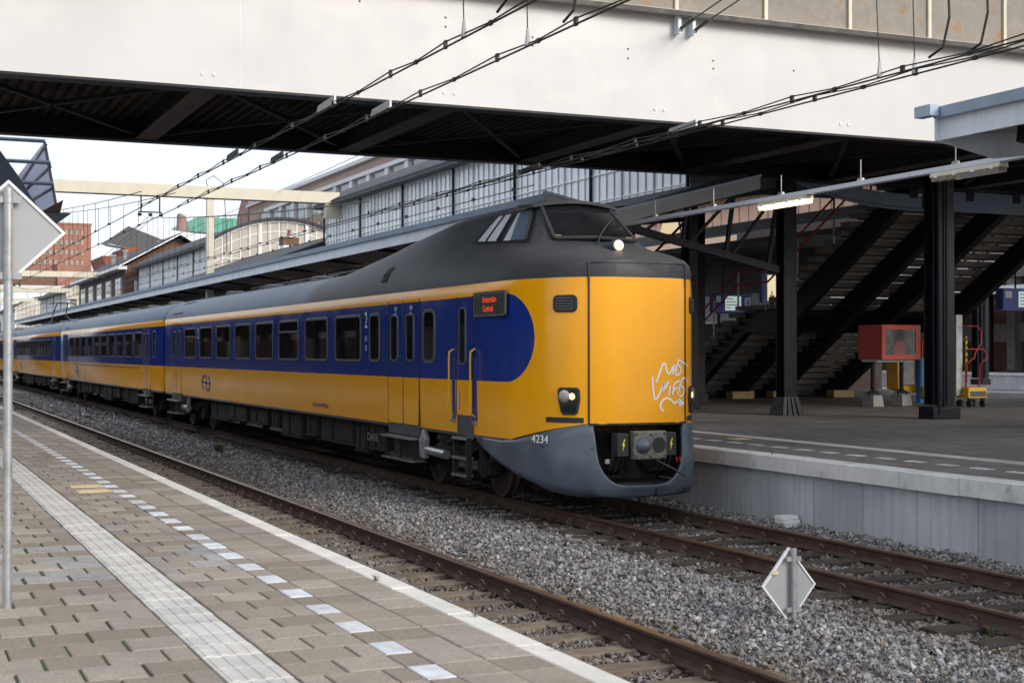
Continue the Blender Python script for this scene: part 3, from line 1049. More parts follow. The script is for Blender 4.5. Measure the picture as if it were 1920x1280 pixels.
def bogie(car, yc, base=2.65):
    cx = TRAIN_X
    for dy in (-base / 2, base / 2):
        for sx in (-1, 1):
            w = place('wheel', WHEEL, (cx + sx * .755, yc + dy, .462), car, (0, 0, 0 if sx < 0 else math.pi))
            b = MB()
            b.tube([(cx + sx * .86, yc + dy, .462), (cx + sx * 1.10, yc + dy, .462)], .17, 14)
            b.box(cx + sx * 1.0 - .09, cx + sx * 1.0 + .09, yc + dy - .24, yc + dy + .24, .36, .56)
            b.tube([(cx + sx * 1.0, yc + dy - .2, .56), (cx + sx * 1.0, yc + dy - .2, .78)], .075, 10)
            b.tube([(cx + sx * 1.0, yc + dy + .2, .56), (cx + sx * 1.0, yc + dy + .2, .78)], .075, 10)
            b.build('axle_box', MT['bogie'], w, 40)
        MB().tube([(cx - .85, yc + dy, .462), (cx + .85, yc + dy, .462)], .085, 10).build('axle', MT['bogie'], car, 40)
    fr = MB()
    for sx in (-1, 1):
        x = cx + sx * 1.0
        y0 = yc - base / 2 - .5
        prof = [(-base / 2 - .45, .70), (-base / 2 + .35, .70), (-.55, .52), (.55, .52), (base / 2 - .35, .70), (base / 2 + .45, .70), (base / 2 + .45, .84), (base / 2 - .3, .86), (.6, .74), (-.6, .74), (-base / 2 + .3, .86), (-base / 2 - .45, .84)]
        fr.extr([(x - .07, yc + a, b) for a, b in prof], (.14, 0, 0))
    fr.box(cx - .95, cx + .95, yc - .3, yc + .3, .48, .80)
    fr.build('bogie_frame', MT['bogie'], car)
    for sx in (-1,):
        x = cx + sx * 1.2
        d = MB().tube([(x, yc - .45, .86), (x, yc + .55, .58)], .05, 10).tube([(x, yc - .05, .75), (x, yc + .56, .576)], .075, 10)
        d.build('damper', MT['rubber'], car, 40)
        s = MB()
        s.tube([(x + .1, yc, .62), (x + .1, yc, .72), (x + .1, yc, .74), (x + .1, yc, .84), (x + .1, yc, .90)], [.2, .22, .16, .23, .2], 18)
        s.build('air_spring', MT['rubber'], car, 40)


def door_step(car, y0, y1, z_top=.86, x=None):
    x = SX if x is None else x
    s = MB()
    s.box(x - .16, x + .14, y0, y1, z_top - .035, z_top)
    s.box(x - .14, x + .14, y0, y1, z_top - .40, z_top - .37)
    o = s.build('step', MT['steel'], car)
    b = MB()
    for yy in (y0 + .05, (y0 + y1) / 2, y1 - .05):
        b.box(x - .08, x - .04, yy - .02, yy + .02, z_top - .37, z_top - .035)
    b.box(x + .1, x + .13, y0 - .05, y1 + .05, z_top - .42, z_top + .1)
    b.build('step_bracket', MT['bogie'], o)


def vert_line(car, y, z0, z1, w=.018, name='door_seam', mat='black', x=None):
    x = SX if x is None else x
    return MB().box(x - .012, x + .02, y - w / 2, y + w / 2, z0, z1).build(name, MT[mat], car)


def leaf(car, y0, y1, z0=1.02, z1=3.05, win=None, mat='livery'):
    d = MB()
    P = [(SX - .010, (y0 + y1) / 2 + a, (z0 + z1) / 2 + b) for a, b in rrect(y1 - y0 - .014, z1 - z0, .05)]
    d.extr(P, (.02, 0, 0))
    o = d.build('door_leaf', MT[mat], car)
    if win:
        window_part(o, win[0], win[1], win[2], win[3], .09, .035, 'door_window', SX - .008)
    return o


def undercar(car, y0, y1, seed):
    r = random.Random(seed)
    y = y0
    k = 0
    while y < y1 - .6:
        L = r.uniform(.6, 2.2)
        L = min(L, y1 - y)
        zb = r.uniform(.34, .52)
        d = r.uniform(.0, .10)
        m = MB().box(TRAIN_X - 1.26 + d, TRAIN_X + 1.26 - d, y, y + L, zb, .90)
        m.box(TRAIN_X - 1.275 + d, TRAIN_X - 1.262 + d, y + .08, y + L * .55, zb + .06, .84)
        m.box(TRAIN_X - 1.285 + d, TRAIN_X - 1.262 + d, y + L * .62, y + L * .9, zb + .06, .84)
        m.bar((TRAIN_X - 1.28 + d, y + .03, zb + .02), (TRAIN_X - 1.28 + d, y + L - .03, zb + .02), .03, .03)
        m.build('equipment_box', MT['bogie' if r.random() < .6 else 'under_steel'], car)
        y += L + r.uniform(.08, .35)


def roof_gear(car, y0, y1, step=4.3):
    y = y0
    while y < y1:
        m = MB()
        P = [(-.26, 0), (-.2, .10), (-.08, .13), (.10, .13), (.22, .09), (.26, 0)]
        m.extr([(TRAIN_X - .5, y + a * 1.3, 3.78 + b) for a, b in P], (.42, 0, 0))
        m.build('roof_vent', MT['frame_grey'], car)
        y += step
    MB().box(TRAIN_X - .62, TRAIN_X - .57, y0 - 2, y1 + 1, 3.76, 3.80).build('roof_rib', MT['frame_grey'], car)


def grille(car, y0, y1, k0, k1, y_ref, name='roof_grille'):
    s = sect(y_ref)
    a, b = Vector((TRAIN_X - s[k0][0] - .012, 0, s[k0][1] + .006)), Vector((TRAIN_X - s[k1][0] - .012, 0, s[k1][1] + .010))
    o = MB().add([(a.x, y0, a.z), (a.x, y1, a.z), (b.x, y1, b.z), (b.x, y0, b.z)], [(0, 1, 2, 3)]).build(name, MT['black'], car)
    for i in range(7):
        t = (i + .5) / 7
        p = a.lerp(b, t)
        MB().bar((p.x - .006, y0, p.z + .006), (p.x - .006, y1, p.z + .006), .02, .02).build('slat', MT['frame_grey'], o)


def gangway(y0, y1, car):
    m = MB()
    n = 9
    for i in range(n):
        y = y0 + (y1 - y0) * (i + .5) / n
        m.box(TRAIN_X - 1.12, TRAIN_X + 1.12, y - .018, y + .018, 1.0, 3.45)
    m.box(TRAIN_X - 1.06, TRAIN_X + 1.06, y0, y1, 1.05, 3.40)
    m.build('gangway_bellows', MT['rubber'], car)


def ns_logo(car, yc, zc, s=1.0, mat='livery_blue'):
    """double-arrow emblem, drawn with two bent bands"""
    x = SX - .004
    def band(pts, w):
        L, Rr = [], []
        for i, (a, b) in enumerate(pts):
            q0 = Vector(pts[max(i - 1, 0)])
            q1 = Vector(pts[min(i + 1, len(pts) - 1)])
            t = (q1 - q0).normalized()
            n = Vector((-t.y, t.x)) * w / 2
            L.append((a + n.x, b + n.y))
            Rr.append((a - n.x, b - n.y))
        return L + Rr[::-1]
    m = MB()
    raw = [(375, 866), (367, 835), (362, 803), (367, 778), (376, 757), (389, 748), (397, 760), (399, 782), (398, 806), (396, 832), (399, 856), (409, 868), (420, 859), (427, 836), (430, 808), (424, 782), (414, 752)]
    band1 = [((u - 396) * .0157, (807 - w_) * .0033) for u, w_ in raw]
    for pts, w in ((band1, .062), ([(-.53, .008), (.03, .008)], .05), ([(.0, -.016), (.53, -.016)], .05)):
        loop = band(pts, w)
        n = len(pts)
        for i in range(n - 1):
            q = [loop[i], loop[i + 1], loop[2 * n - 2 - i], loop[2 * n - 1 - i]]
            m.add([(x, yc - a * s, zc + b * s) for a, b in q], [(0, 1, 2, 3)])
    return m.build('emblem', MT[mat], car)


CARS = 'coupled cars of the yellow and blue train'
# ---- front car
c1 = thing('train_car', 'front train car with raised black cab, yellow nose and lit headlights', 'train car', (TRAIN_X, 30.8, 0), CARS)
ysub = []
for a, b in zip(SY, SY[1:]):
    k = max(2, min(8, int((b - a) / .06))) if a < 28 else 1
    ysub += [a + (b - a) * i / k for i in range(k)]
ysub.append(SY[-1])
loft([(y, sect(y)) for y in ysub], TRAIN_X).build('body', MT['livery_nose'], c1, 32)

# saloon windows
for i, (yc, bar) in enumerate(((40.65, .18), (38.51, 0), (36.39, 0), (34.25, 0), (32.13, 0), (30.02, .18), (27.89, 0), (25.77, 0))):
    window_part(c1, 1.64, .88, yc, 2.455, .11, .055, 'window', SX, bar or None)
window_part(c1, .60, .88, 24.18, 2.455, .12, .055)
window_part(c1, .58, .88, 21.44, 2.455, .14, .06)
# double doors
leaf(c1, 22.66, 23.42, 1.0, 3.06, (.40, .80, 23.10, 2.44), 'livery_nose')
leaf(c1, 21.90, 22.65, 1.0, 3.06, (.40, .80, 22.31, 2.44), 'livery_nose')
vert_line(c1, 22.655, 1.0, 3.06, .03)
vert_line(c1, 23.43, 1.0, 3.06, .012)
vert_line(c1, 21.89, 1.0, 3.06, .012)
leaf(c1, 42.70, 43.35, 1.0, 3.06, (.36, .80, 43.02, 2.44), 'livery_nose')
leaf(c1, 42.00, 42.69, 1.0, 3.06, (.34, .80, 42.26, 2.44), 'livery_nose')
vert_line(c1, 42.695, 1.0, 3.06, .03)
for yd in (22.65, 42.69):
    MB().box(SX - .004, SX + .1, yd - .76, yd + .76, .82, .995).build('door_sill', MT['frame_grey'], c1)
    door_step(c1, yd - .74, yd + .74, .80)
# cab door with its long handrails
leaf(c1, 19.60, 20.22, 1.25, 3.03, (.30, .88, 19.98, 2.44), 'livery_nose')
vert_line(c1, 20.23, 1.25, 3.03, .012)
vert_line(c1, 19.59, 1.25, 3.03, .012)
for yh in (20.38, 19.52):
    g = MB().box(SX - .006, SX + .03, yh - .075, yh + .045, 1.18, 2.12).build('handrail_recess', MT['livery_blue'], c1)
    MB().tube([(SX - .0, yh, 2.24), (SX - .07, yh, 2.20), (SX - .075, yh, 2.1), (SX - .075, yh, 1.3), (SX - .0, yh, 1.24)], .016, 8).build('handrail', MT['yellow'], c1, 40)
    MB().box(SX - .03, SX + .01, yh - .07, yh + .05, 1.13, 1.18).build('handrail_foot', MT['steel'], c1)
MB().tube([(SX - .03, 20.1, 1.62), (SX - .03, 20.1, 1.36), (SX - .0, 20.1, 1.34)], .012, 8).build('door_handle', MT['steel'], c1)
MB().box(SX - .003, SX + .1, 19.60, 20.22, .95, 1.245).build('step_recess', MT['frame_grey'], c1)
st = MB()
for yy in (19.62, 20.14):
    st.box(SX - .10, SX - .02, yy - .03, yy + .03, .30, .92)
st = st.build('cab_ladder', MT['bogie'], c1)
for z in (.36, .62, .91):
    MB().box(SX - .13, SX + .02, 19.62, 20.14, z - .02, z + .015).build('rung', MT['steel'], st)
# destination display
dsp = MB()
dsp.extr([(SX - .030, 18.93 + a, 2.89 + b) for a, b in rrect(1.16, .36, .03)], (.032, 0, 0))
dsp = dsp.build('destination_display', MT['frame_grey'], c1)
MB().add([(SX - .033, 18.93 + a, 2.89 + b) for a, b in rrect(1.08, .29, .02)], [tuple(range(20))]).build('screen', MT['black'], dsp)
text('lettering', 'Amsterdam', .135, (SX - .0345, 18.90, 2.950), (0, -1, 0), MT['led'], dsp, .80)
text('lettering', 'Centraal', .135, (SX - .0345, 18.95, 2.820), (0, -1, 0), MT['led'], dsp, .80)
# class numbers, pictograms, lettering
text('class_number', '2', .42, (SX - .004, 24.68, 2.76), (0, -1, 0), MT['sign_white'], c1, .72)
text('class_number', '2', .42, (SX - .004, 39.58, 2.70), (0, -1, 0), MT['sign_white'], c1, .72)
for (yy, zz) in ((24.68, 2.44), (24.68, 2.27)):
    MB().add([(SX - .004, yy + a, zz + b) for a, b in rrect(.12, .11, .02)], [tuple(range(20))]).build('pictogram', MT['faint_blue'], c1)
for yy in (23.04, 22.27):
    p_ = MB()
    for k in range(3):
        rr = .035 + .03 * k
        pts = [(SX - .0125, yy + rr * math.sin(R(a)), 2.865 + rr * math.cos(R(a))) for a in (-45, -22, 0, 22, 45)]
        p_.tube(pts, .006, 4)
    p_.tube([(SX - .0125, yy, 2.80), (SX - .0125, yy, 2.86)], .01, 5)
    p_.build('pictogram', MT['sign_white'], c1)
text('vehicle_number', 'NL NS 94 84 4095234-6', .10, (SX - .003, 27.6, 1.14), (0, -1, 0), MT['livery_blue'], c1, 1.1)
ns_logo(c1, 38.55, 1.38, 1.0, 'emblem_blue')
# roof
roof_gear(c1, 31.2, 43.0)
grille(c1, 42.1, 43.6, 6, 9, 42)
gv = MB()
for i in range(8):
    k = 6.35 + i * .16
    p = surf(23.9 - i * .0, k, .012)
    gv.bar(p + Vector((0, -.11, 0)), p + Vector((0, .11, 0)), .05, .02, (-.5, 0, .85))
gv = gv.build('intake_slats', MT['black'], c1)
fr_ = MB()
pp = [surf(23.78, 6.25, .02), surf(23.76, 7.6, .02), surf(24.0, 7.6, .02), surf(24.04, 6.25, .02)]
fr_.add(pp, [(0, 1, 2, 3)]).build('intake_vent', MT['rubber'], c1)

# cab: windscreen, side windows, visor
def pane_on(car, corners, name, mat, off=.014, sgn=-1, nb=5):
    """a glazed patch that follows the body; corners = four (y, k)"""
    v, f = [], []
    for i in range(nb + 1):
        for j in range(nb + 1):
            s_, t_ = i / nb, j / nb
            a = [(1 - s_) * (1 - t_) * corners[0][q] + s_ * (1 - t_) * corners[1][q] + s_ * t_ * corners[2][q] + (1 - s_) * t_ * corners[3][q] for q in (0, 1)]
            v.append(surf(a[0], a[1], off, sgn))
    for i in range(nb):
        for j in range(nb):
            f.append((i * (nb + 1) + j, i * (nb + 1) + j + 1, (i + 1) * (nb + 1) + j + 1, (i + 1) * (nb + 1) + j))
    return MB().add(v, f).build(name, MT[mat], car, 60)


for sg in (-1, 1):
    pane_on(c1, [(20.95, 9.02), (18.82, 9.10), (19.05, 10.92), (20.52, 10.92)], 'window_surround', 'black', .010, sg)
    w_ = pane_on(c1, [(20.72, 9.12), (19.98, 9.14), (19.86, 10.80), (20.44, 10.80)], 'cab_side_window', 'pale_blind', .016, sg)
    pane_on(c1, [(19.745, 9.15), (19.50, 9.15), (19.60, 10.75), (19.655, 10.79)], 'blind', 'pale_blind', .018, sg)
    w_ = pane_on(c1, [(19.76, 9.14), (18.98, 9.18), (19.14, 10.80), (19.66, 10.80)], 'cab_side_window', 'sky_glass', .016, sg)
    for ya, yb in ((20.72, 20.44), (20.36, 20.16), (19.96, 19.85), (19.78, 19.68), (18.95, 19.12)):
        MB().bar(surf(ya, 9.12, .022, sg), surf(yb, 10.82, .022, sg), .035, .03, (sg, 0, .3)).build('window_bar', MT['rubber'], c1)
ws = [(-.66, 18.335, 3.805), (.66, 18.335, 3.805), (.555, 19.02, 4.345), (-.555, 19.02, 4.345)]
nrm = Vector((0, -.62, .79)) * .02
V = [Vector((TRAIN_X + a, b, c)) + nrm for a, b, c in ws]
mid_b = Vector((TRAIN_X, 18.29, 3.83)) + nrm
mid_t = Vector((TRAIN_X, 18.98, 4.385)) + nrm
MB().add([V[0], mid_b, V[1], V[2], mid_t, V[3]], [(0, 1, 4, 5), (1, 2, 3, 4)]).build('windscreen', MT['train_glass'], c1, 40)
wf = MB()
for a, b in ((V[0], mid_b), (mid_b, V[1]), (V[1], V[2]), (V[2], mid_t), (mid_t, V[3]), (V[3], V[0])):
    wf.bar(a, b, .05, .03, (0, -.62, .79))
wf.build('windscreen_frame', MT['rubber'], c1)
vz = MB()
vp = []
for k in range(9):
    x = -.70 + 1.40 * k / 8
    vp.append((TRAIN_X + x, 18.86 + .10 * (x / .7) ** 2, 4.432 - .075 * (x / .7) ** 2))
top = [(x, y + .55, z + .035) for x, y, z in vp]
n = len(vp)
vz.add(vp + top + [(x, y, z - .045) for x, y, z in vp] + [(x, y, z - .05) for x, y, z in top],
       [(i, i + 1, n + i + 1, n + i) for i in range(n - 1)] + [(2 * n + i, 2 * n + i + 1, i + 1, i) for i in range(n - 1)] + [(2 * n + i, 2 * n + i + 1, 3 * n + i + 1, 3 * n + i) for i in range(n - 1)] +
       [(0, n, 3 * n, 2 * n), (n - 1, 2 * n - 1, 4 * n - 1, 3 * n - 1)])
vz.build('sun_visor', MT['rubber'], c1, 40)
MB().tube([(TRAIN_X - .02, 18.20, 3.77), (TRAIN_X + .02, 18.24, 3.86), (TRAIN_X + .30, 18.52, 4.06), (TRAIN_X + .36, 18.57, 4.10)], .012, 6).build('wiper', MT['rubber'], c1)
MB().bar((TRAIN_X + .12, 18.36, 3.94), (TRAIN_X + .45, 18.66, 4.17), .02, .012).build('wiper_blade', MT['rubber'], c1)
# dash and seat seen through the glass are dark; a pale ledge runs along the bottom
MB().bar(V[0].lerp(V[3], .07) + nrm * .4, V[1].lerp(V[2], .07) + nrm * .4, .012, .004, (0, -.62, .79)).build('windscreen_ledge', MT['wood'], c1)
# top headlight
hl = MB()
hl.tube([(TRAIN_X, 18.15, 3.71), (TRAIN_X, 17.9, 3.69), (TRAIN_X, 17.70, 3.685), (TRAIN_X, 17.63, 3.685)], [.02, .06, .08, .08], 18)
hl = hl.build('roof_headlight', MT['plough'], c1, 50)
MB().tube([(TRAIN_X, 17.63, 3.685), (TRAIN_X, 17.61, 3.685)], [.08, .074], 20).build('bezel', MT['white_trim'], hl, 50)
MB().tube([(TRAIN_X, 17.609, 3.685), (TRAIN_X, 17.600, 3.685)], [.058, .05], 20).build('lens', MT['head_on'], hl, 50)

# nose furniture: side lamps, vents, slots, door seams
def nose_frame(sg, half_x):
    y = None
    xs_ = [s[1][3][0] for s in STN[:9]]
    ys_ = SY[:9]
    y = pchip(xs_, ys_, half_x)
    y2 = pchip(xs_, ys_, half_x - .02)
    t = Vector((sg * -.02, y2 - y, 0)).normalized()          # along the skin towards the front
    nn = Vector((t.y, -t.x, 0))
    if nn.y > 0: nn = -nn
    return Vector((TRAIN_X + sg * half_x, y, 0)), t, nn


def on_nose(o_, t, nn, loop, z, d):
    return [o_ + t * a + nn * d + Vector((0, 0, z + b)) for a, b in loop]


for sg in (-1, 1):
    o_, t, nn = nose_frame(sg, .952)
    lp = [(-.125, .185), (.125, .185), (.16, .15), (.165, .02), (.135, -.15), (.10, -.185), (-.08, -.185), (-.11, -.15), (-.15, .02), (-.158, .15)]
    if sg > 0: lp = [(-a, b) for a, b in lp][::-1] if False else lp
    h = MB().extr(on_nose(o_, t, nn, lp, 1.535, -.05), nn * .075).build('headlight', MT['rubber'], c1, bevel=.008)
    MB().add(on_nose(o_, t, nn, [(a * .82, b * .86) for a, b in lp], 1.535, .0285), [tuple(range(10))]).build('cover_glass', MT['train_glass'], h)
    c_ = o_ + t * -.055 + nn * .03 + Vector((0, 0, 1.60))
    MB().tube([c_, c_ + nn * .006], [.085, .078], 20).build('reflector', MT['steel'], h, 50)
    MB().tube([c_ + nn * .0065, c_ + nn * .012], [.055, .04], 18).build('lens', MT['lamp_glass'], h, 50)
    c_ = o_ + t * .06 + nn * .03 + Vector((0, 0, 1.60))
    MB().tube([c_, c_ + nn * .006], [.045, .035], 16).build('lens', MT['head_on'], h, 50)
    o_, t, nn = nose_frame(sg, .985)
    vt = MB().extr(on_nose(o_, t, nn, rrect(.36, .235, .07), 2.85, -.04), nn * .055).build('nose_vent', MT['rubber'], c1, bevel=.006)
    for k in range(5):
        a = o_ + nn * .020 + Vector((0, 0, 2.775 + k * .0375))
        MB().bar(a - t * .125, a + t * .125, .018, .018).build('slat', MT['frame_grey'], vt)
    sl = MB()
    row = []
    for hx in (1.14, 1.08, 1.02, .96, .90, .84, .80):
        o_, t, nn = nose_frame(sg, hx)
        row.append(o_ + nn * .006)
    for a, b in zip(row, row[1:]):
        sl.add([a + Vector((0, 0, 1.245)), b + Vector((0, 0, 1.245)), b + Vector((0, 0, 1.315)), a + Vector((0, 0, 1.315))], [(0, 1, 2, 3)])
    sl.build('jack_slot', MT['rubber'], c1)
    MB().box(TRAIN_X + sg * .744 - .010, TRAIN_X + sg * .744 + .010, 17.068, 17.12, 1.235, 3.405).build('front_door_seam', MT['black'], c1)
sm = MB()
xs_ = [-.744 + 1.488 * k / 12 for k in range(13)]
def front_y(x):
    """the nose skin at half-width x"""
    a, lo, hi = abs(x), 16.95, 17.8
    if a <= .40: return 16.95
    for _ in range(24):
        mid = (lo + hi) / 2
        if sect(mid)[3][0] < a: lo = mid
        else: hi = mid
    return lo


for a, b in zip(xs_, xs_[1:]):
    sm.bar((TRAIN_X + a, front_y(a) - .002, 3.40), (TRAIN_X + b, front_y(b) - .002, 3.40), .01, .012)
sm.build('front_door_seam', MT['black'], c1)
MB().bar((TRAIN_X - .744, 17.075, 1.226), (TRAIN_X - .4, 16.945, 1.226), .03, .03).bar((TRAIN_X - .4, 16.945, 1.226), (TRAIN_X + .4, 16.945, 1.226), .03, .03).bar((TRAIN_X + .4, 16.945, 1.226), (TRAIN_X + .744, 17.075, 1.226), .03, .03).build('front_door_seal', MT['black'], c1)
# graffiti tag on the front door
strokes = [[(0.21, 1.78), (0.26, 1.9), (0.30, 2.0), (0.35, 2.04), (0.38, 1.93), (0.42, 1.90), (0.51, 2.02), (0.48, 1.89)], [(0.47, 1.95), (0.56, 1.97)], [(.55, 2.03), (.53, 1.88)],
           [(0.66, 2.06), (0.60, 2.08), (0.57, 2.03), (0.63, 1.97), (0.60, 1.89), (0.53, 1.88)], [(0.66, 2.06), (0.72, 2.04), (0.80, 2.0)],
           [(0.155, 1.86), (0.16, 1.74), (0.175, 1.62), (0.20, 1.55), (0.27, 1.64), (0.34, 1.79), (0.32, 1.67), (0.41, 1.80)], [(0.44, 1.74), (0.41, 1.60)],
           [(0.48, 1.61), (0.51, 1.76), (0.61, 1.80)], [(0.49, 1.68), (0.57, 1.71)], [(0.62, 1.76), (0.57, 1.61)], [(0.79, 1.79), (0.72, 1.84), (0.64, 1.80), (0.63, 1.74), (0.71, 1.69), (0.68, 1.61), (0.60, 1.59)],
           [(0.33, 1.39), (0.28, 1.44), (0.29, 1.51), (0.35, 1.56), (0.42, 1.56), (0.48, 1.52), (0.51, 1.49), (0.55, 1.52), (0.60, 1.50), (0.70, 1.49)], [(0.58, 1.55), (0.70, 1.49), (0.59, 1.465)]]
for s_ in strokes:
    pts = []
    for i in range(len(s_) - 1):
        for q in range(4):
            t_ = q / 4
            p0, p1, p2, p3 = s_[max(i - 1, 0)], s_[i], s_[i + 1], s_[min(i + 2, len(s_) - 1)]
            pts.append(tuple(.5 * (2 * p1[d] + (p2[d] - p0[d]) * t_ + (2 * p0[d] - 5 * p1[d] + 4 * p2[d] - p3[d]) * t_ ** 2 + (3 * p1[d] - p0[d] - 3 * p2[d] + p3[d]) * t_ ** 3) for d in (0, 1)))
    pts.append(s_[-1])
    g_ = MB()
    w = .0135
    L, Rr = [], []
    for i, (a, b) in enumerate(pts):
        q0, q1 = Vector(pts[max(i - 1, 0)]), Vector(pts[min(i + 1, len(pts) - 1)])
        tt = (q1 - q0).normalized()
        nx_, nz_ = -tt.y * w, tt.x * w
        for (xx, zz, lst) in ((a + nx_, b + nz_, L), (a - nx_, b - nz_, Rr)):
            lst.append((TRAIN_X + xx + (.004 if xx > .6 else 0), front_y(xx) - .006, zz))
    n = len(pts)
    g_.add(L + Rr, [(i, i + 1, n + i + 1, n + i) for i in range(n - 1)]).build('graffiti_stroke', MT['white_paint'], c1)

# plough / lower apron with the coupler mouth
plan = [(1.355, 19.55), (1.375, 19.2), (1.38, 18.9), (1.365, 18.6), (1.33, 18.2), (1.28, 18.0), (1.225, 17.8), (1.165, 17.62), (1.10, 17.48), (1.02, 17.35), (.94, 17.24), (.85, 17.15), (.76, 17.075), (.70, 17.045),
        (.679, 17.035), (.64, 17.02), (.58, 17.0), (.50, 16.975), (.40, 16.955), (.25, 16.945), (.1, 16.94), (0, 16.94)]
full = [(-x, y) for x, y in plan] + [(x, y) for x, y in plan[-2::-1]]
zbot = lambda y: float(np.interp(y, [16.9, 17.2, 17.5, 17.8, 18.2, 18.7, 19.1, 19.55], [.235, .255, .31, .40, .50, .63, .755, .885]))
ztop = lambda y: float(np.interp(y, [17.10, 18.35], [1.228, .945])) if y < 19.56 else .93


def zmouth(x):
    a = abs(x)
    if a < .28: return .40
    if a < .68: return .40 + .52 * (1 - math.sqrt(max(0, 1 - ((a - .28) / .40) ** 2)))
    return None


pm = MB()
rows = 7
cols = []
for (x, y) in full:
    zb, zt = zbot(y), ztop(y)
    zm = zmouth(x)
    if zm: zt = zm
    fwd = .05 if y < 17.6 else 0.0
    col = []
    for i in range(rows + 1):
        t_ = i / rows
        z = zb + (zt - zb) * t_
        bulge = -.05 * math.sin(math.pi * min(1, max(0, (z - .2) / .95))) * (1 if y < 18 else max(0, (18.8 - y) / .8))
        tuck = .05 * max(0, (.36 - z) / .13) if y < 17.9 else 0
        col.append((TRAIN_X + x * (1 - .0 * t_), y + bulge + tuck, z))
    cols.append(col)
vs_ = [p for c in cols for p in c]
fs_ = []
for i in range(len(cols) - 1):
    xa, xb = full[i][0], full[i + 1][0]
    for k in range(rows):
        a = i * (rows + 1) + k
        fs_.append((a, a + 1, a + rows + 2, a + rows + 1))
po = pm.add(vs_, fs_).build('plough', MT['plough'], c1, 45)
sd = po.modifiers.new('thick', 'SOLIDIFY')
sd.thickness = .05
sd.offset = -1
# cheek plates beside the mouth, the dark hollow behind it
ck = MB()
for sg in (-1, 1):
    ck.box(TRAIN_X + sg * .70 - .025, TRAIN_X + sg * .70 + .025, 17.10, 17.75, .45, 1.222)
ck.box(TRAIN_X - .70, TRAIN_X + .70, 17.74, 17.78, .30, 1.222)
ck.box(TRAIN_X - .70, TRAIN_X + .70, 17.08, 17.75, .38, .42)
ck.box(TRAIN_X - .70, TRAIN_X + .70, 17.06, 17.75, 1.20, 1.223)
ck.build('coupler_pocket', MT['rubber'], c1)
pr_ = []
for sg in (-1, 1):
    pts = [(TRAIN_X + sg * .70, 17.03, .80), (TRAIN_X + sg * .70, 17.03, 1.222)]
MB().bar((TRAIN_X - 1.19, 17.62, .905), (TRAIN_X - .72, 17.005, .905), .006, .012).build('plough_seam', MT['black'], c1)
MB().box(TRAIN_X + .20, TRAIN_X + .208, 16.915, 16.99, .24, .43).build('plough_seam', MT['black'], c1)
tt = Vector((.38, -.925, 0)).normalized()
text('unit_number', '4234', .155, Vector((TRAIN_X - 1.185, 17.655, 1.005)) + Vector((-.925, -.38, 0)) * .022, tt, MT['white_paint'], c1, 1.0, ext=.003)
# automatic coupler
cz, cy = .95, 16.72
cp = MB()
cp.tube([(TRAIN_X, 17.75, cz), (TRAIN_X, 16.95, cz)], .13, 14)
cp.box(TRAIN_X - .2, TRAIN_X + .2, 16.86, 17.05, cz - .18, cz + .18)
cp = cp.build('coupler', MT['bogie'], c1, 40)
MB().box(TRAIN_X - .25, TRAIN_X + .25, cy, cy + .14, cz - .19, cz + .19).build('face_plate', MT['cast_iron'], cp, bevel=.02)
MB().tube([(TRAIN_X - .115, cy + .01, cz), (TRAIN_X - .115, cy - .06, cz), (TRAIN_X - .115, cy - .13, cz)], [.115, .095, .03], 18).build('cone', MT['plough'], cp, 50)
MB().tube([(TRAIN_X + .125, cy - .004, cz), (TRAIN_X + .125, cy + .02, cz)], [.105, .10], 18).build('socket', MT['black'], cp, 50)
bl = MB()
for sx in (-1, 1):
    for sz in (-1, 1):
        bl.tube([(TRAIN_X + sx * .215, cy - .012, cz + sz * .155), (TRAIN_X + sx * .215, cy, cz + sz * .155)], .022, 6)
bl.tube([(TRAIN_X, cy - .012, cz + .14), (TRAIN_X, cy, cz + .14)], .02, 6).tube([(TRAIN_X, cy - .012, cz - .15), (TRAIN_X, cy, cz - .15)], .02, 6)
bl.build('bolts', MT['clip'], cp)
for sx, xx in ((-1, -.37), (1, .36)):
    e_ = MB().box(TRAIN_X + xx - .085, TRAIN_X + xx + .085, 16.80, 17.0, cz - .15, cz + .16).build('electric_head', MT['rubber'], cp, bevel=.015)
    bo = [(.02, .10), (-.04, .0), (-.005, .0), (-.03, -.10), (.04, .025), (.005, .025), (.045, .10)]
    MB().add([(TRAIN_X + xx + a * .6, 16.796, cz + b * .85) for a, b in bo], [tuple(range(7))]).build('warning_flash', MT['hazard'], e_)
    for k in range(3):
        MB().tube([(TRAIN_X + xx + (k - 1) * .07, 16.95, cz - .16), (TRAIN_X + xx + (k - 1) * .09, 17.05, cz - .34), (TRAIN_X + xx * .8 + (k - 1) * .08, 17.3, cz - .42), (TRAIN_X + xx * .6, 17.6, cz - .2)], .024, 8).build('cable', MT['rubber'], cp, 50)
MB().tube([(TRAIN_X + .10, 16.75, cz - .2), (TRAIN_X + .30, 16.62, cz - .32), (TRAIN_X + .46, 16.60, cz - .42)], .014, 6).build('release_lever', MT['rubber'], cp)
MB().tube([(TRAIN_X - .56, 16.9, cz - .18), (TRAIN_X - .56, 16.9, cz - .24)], .035, 10).build('air_cock', MT['steel'], cp)
for k in range(2):
    MB().tube([(TRAIN_X + .44 + k * .05, 16.80, cz - .17), (TRAIN_X + .46 + k * .05, 16.80, cz - .24)], .009, 6).build('release_wire', MT['red_pipe'], cp)
bogie(c1, 21.22)
bogie(c1, 41.8, 2.85)
dm = MB().tube([(SX + .03, 20.75, .60), (SX + .03, 21.55, .62)], .075, 12)
dm.build('yaw_damper', MT['steel'], c1, 40)
db = MB().extr([(SX - .03, 21.62, .48), (SX - .03, 21.80, .50), (SX - .03, 21.86, .76), (SX - .03, 21.70, .96), (SX - .03, 21.58, .80)], (.10, 0, 0))
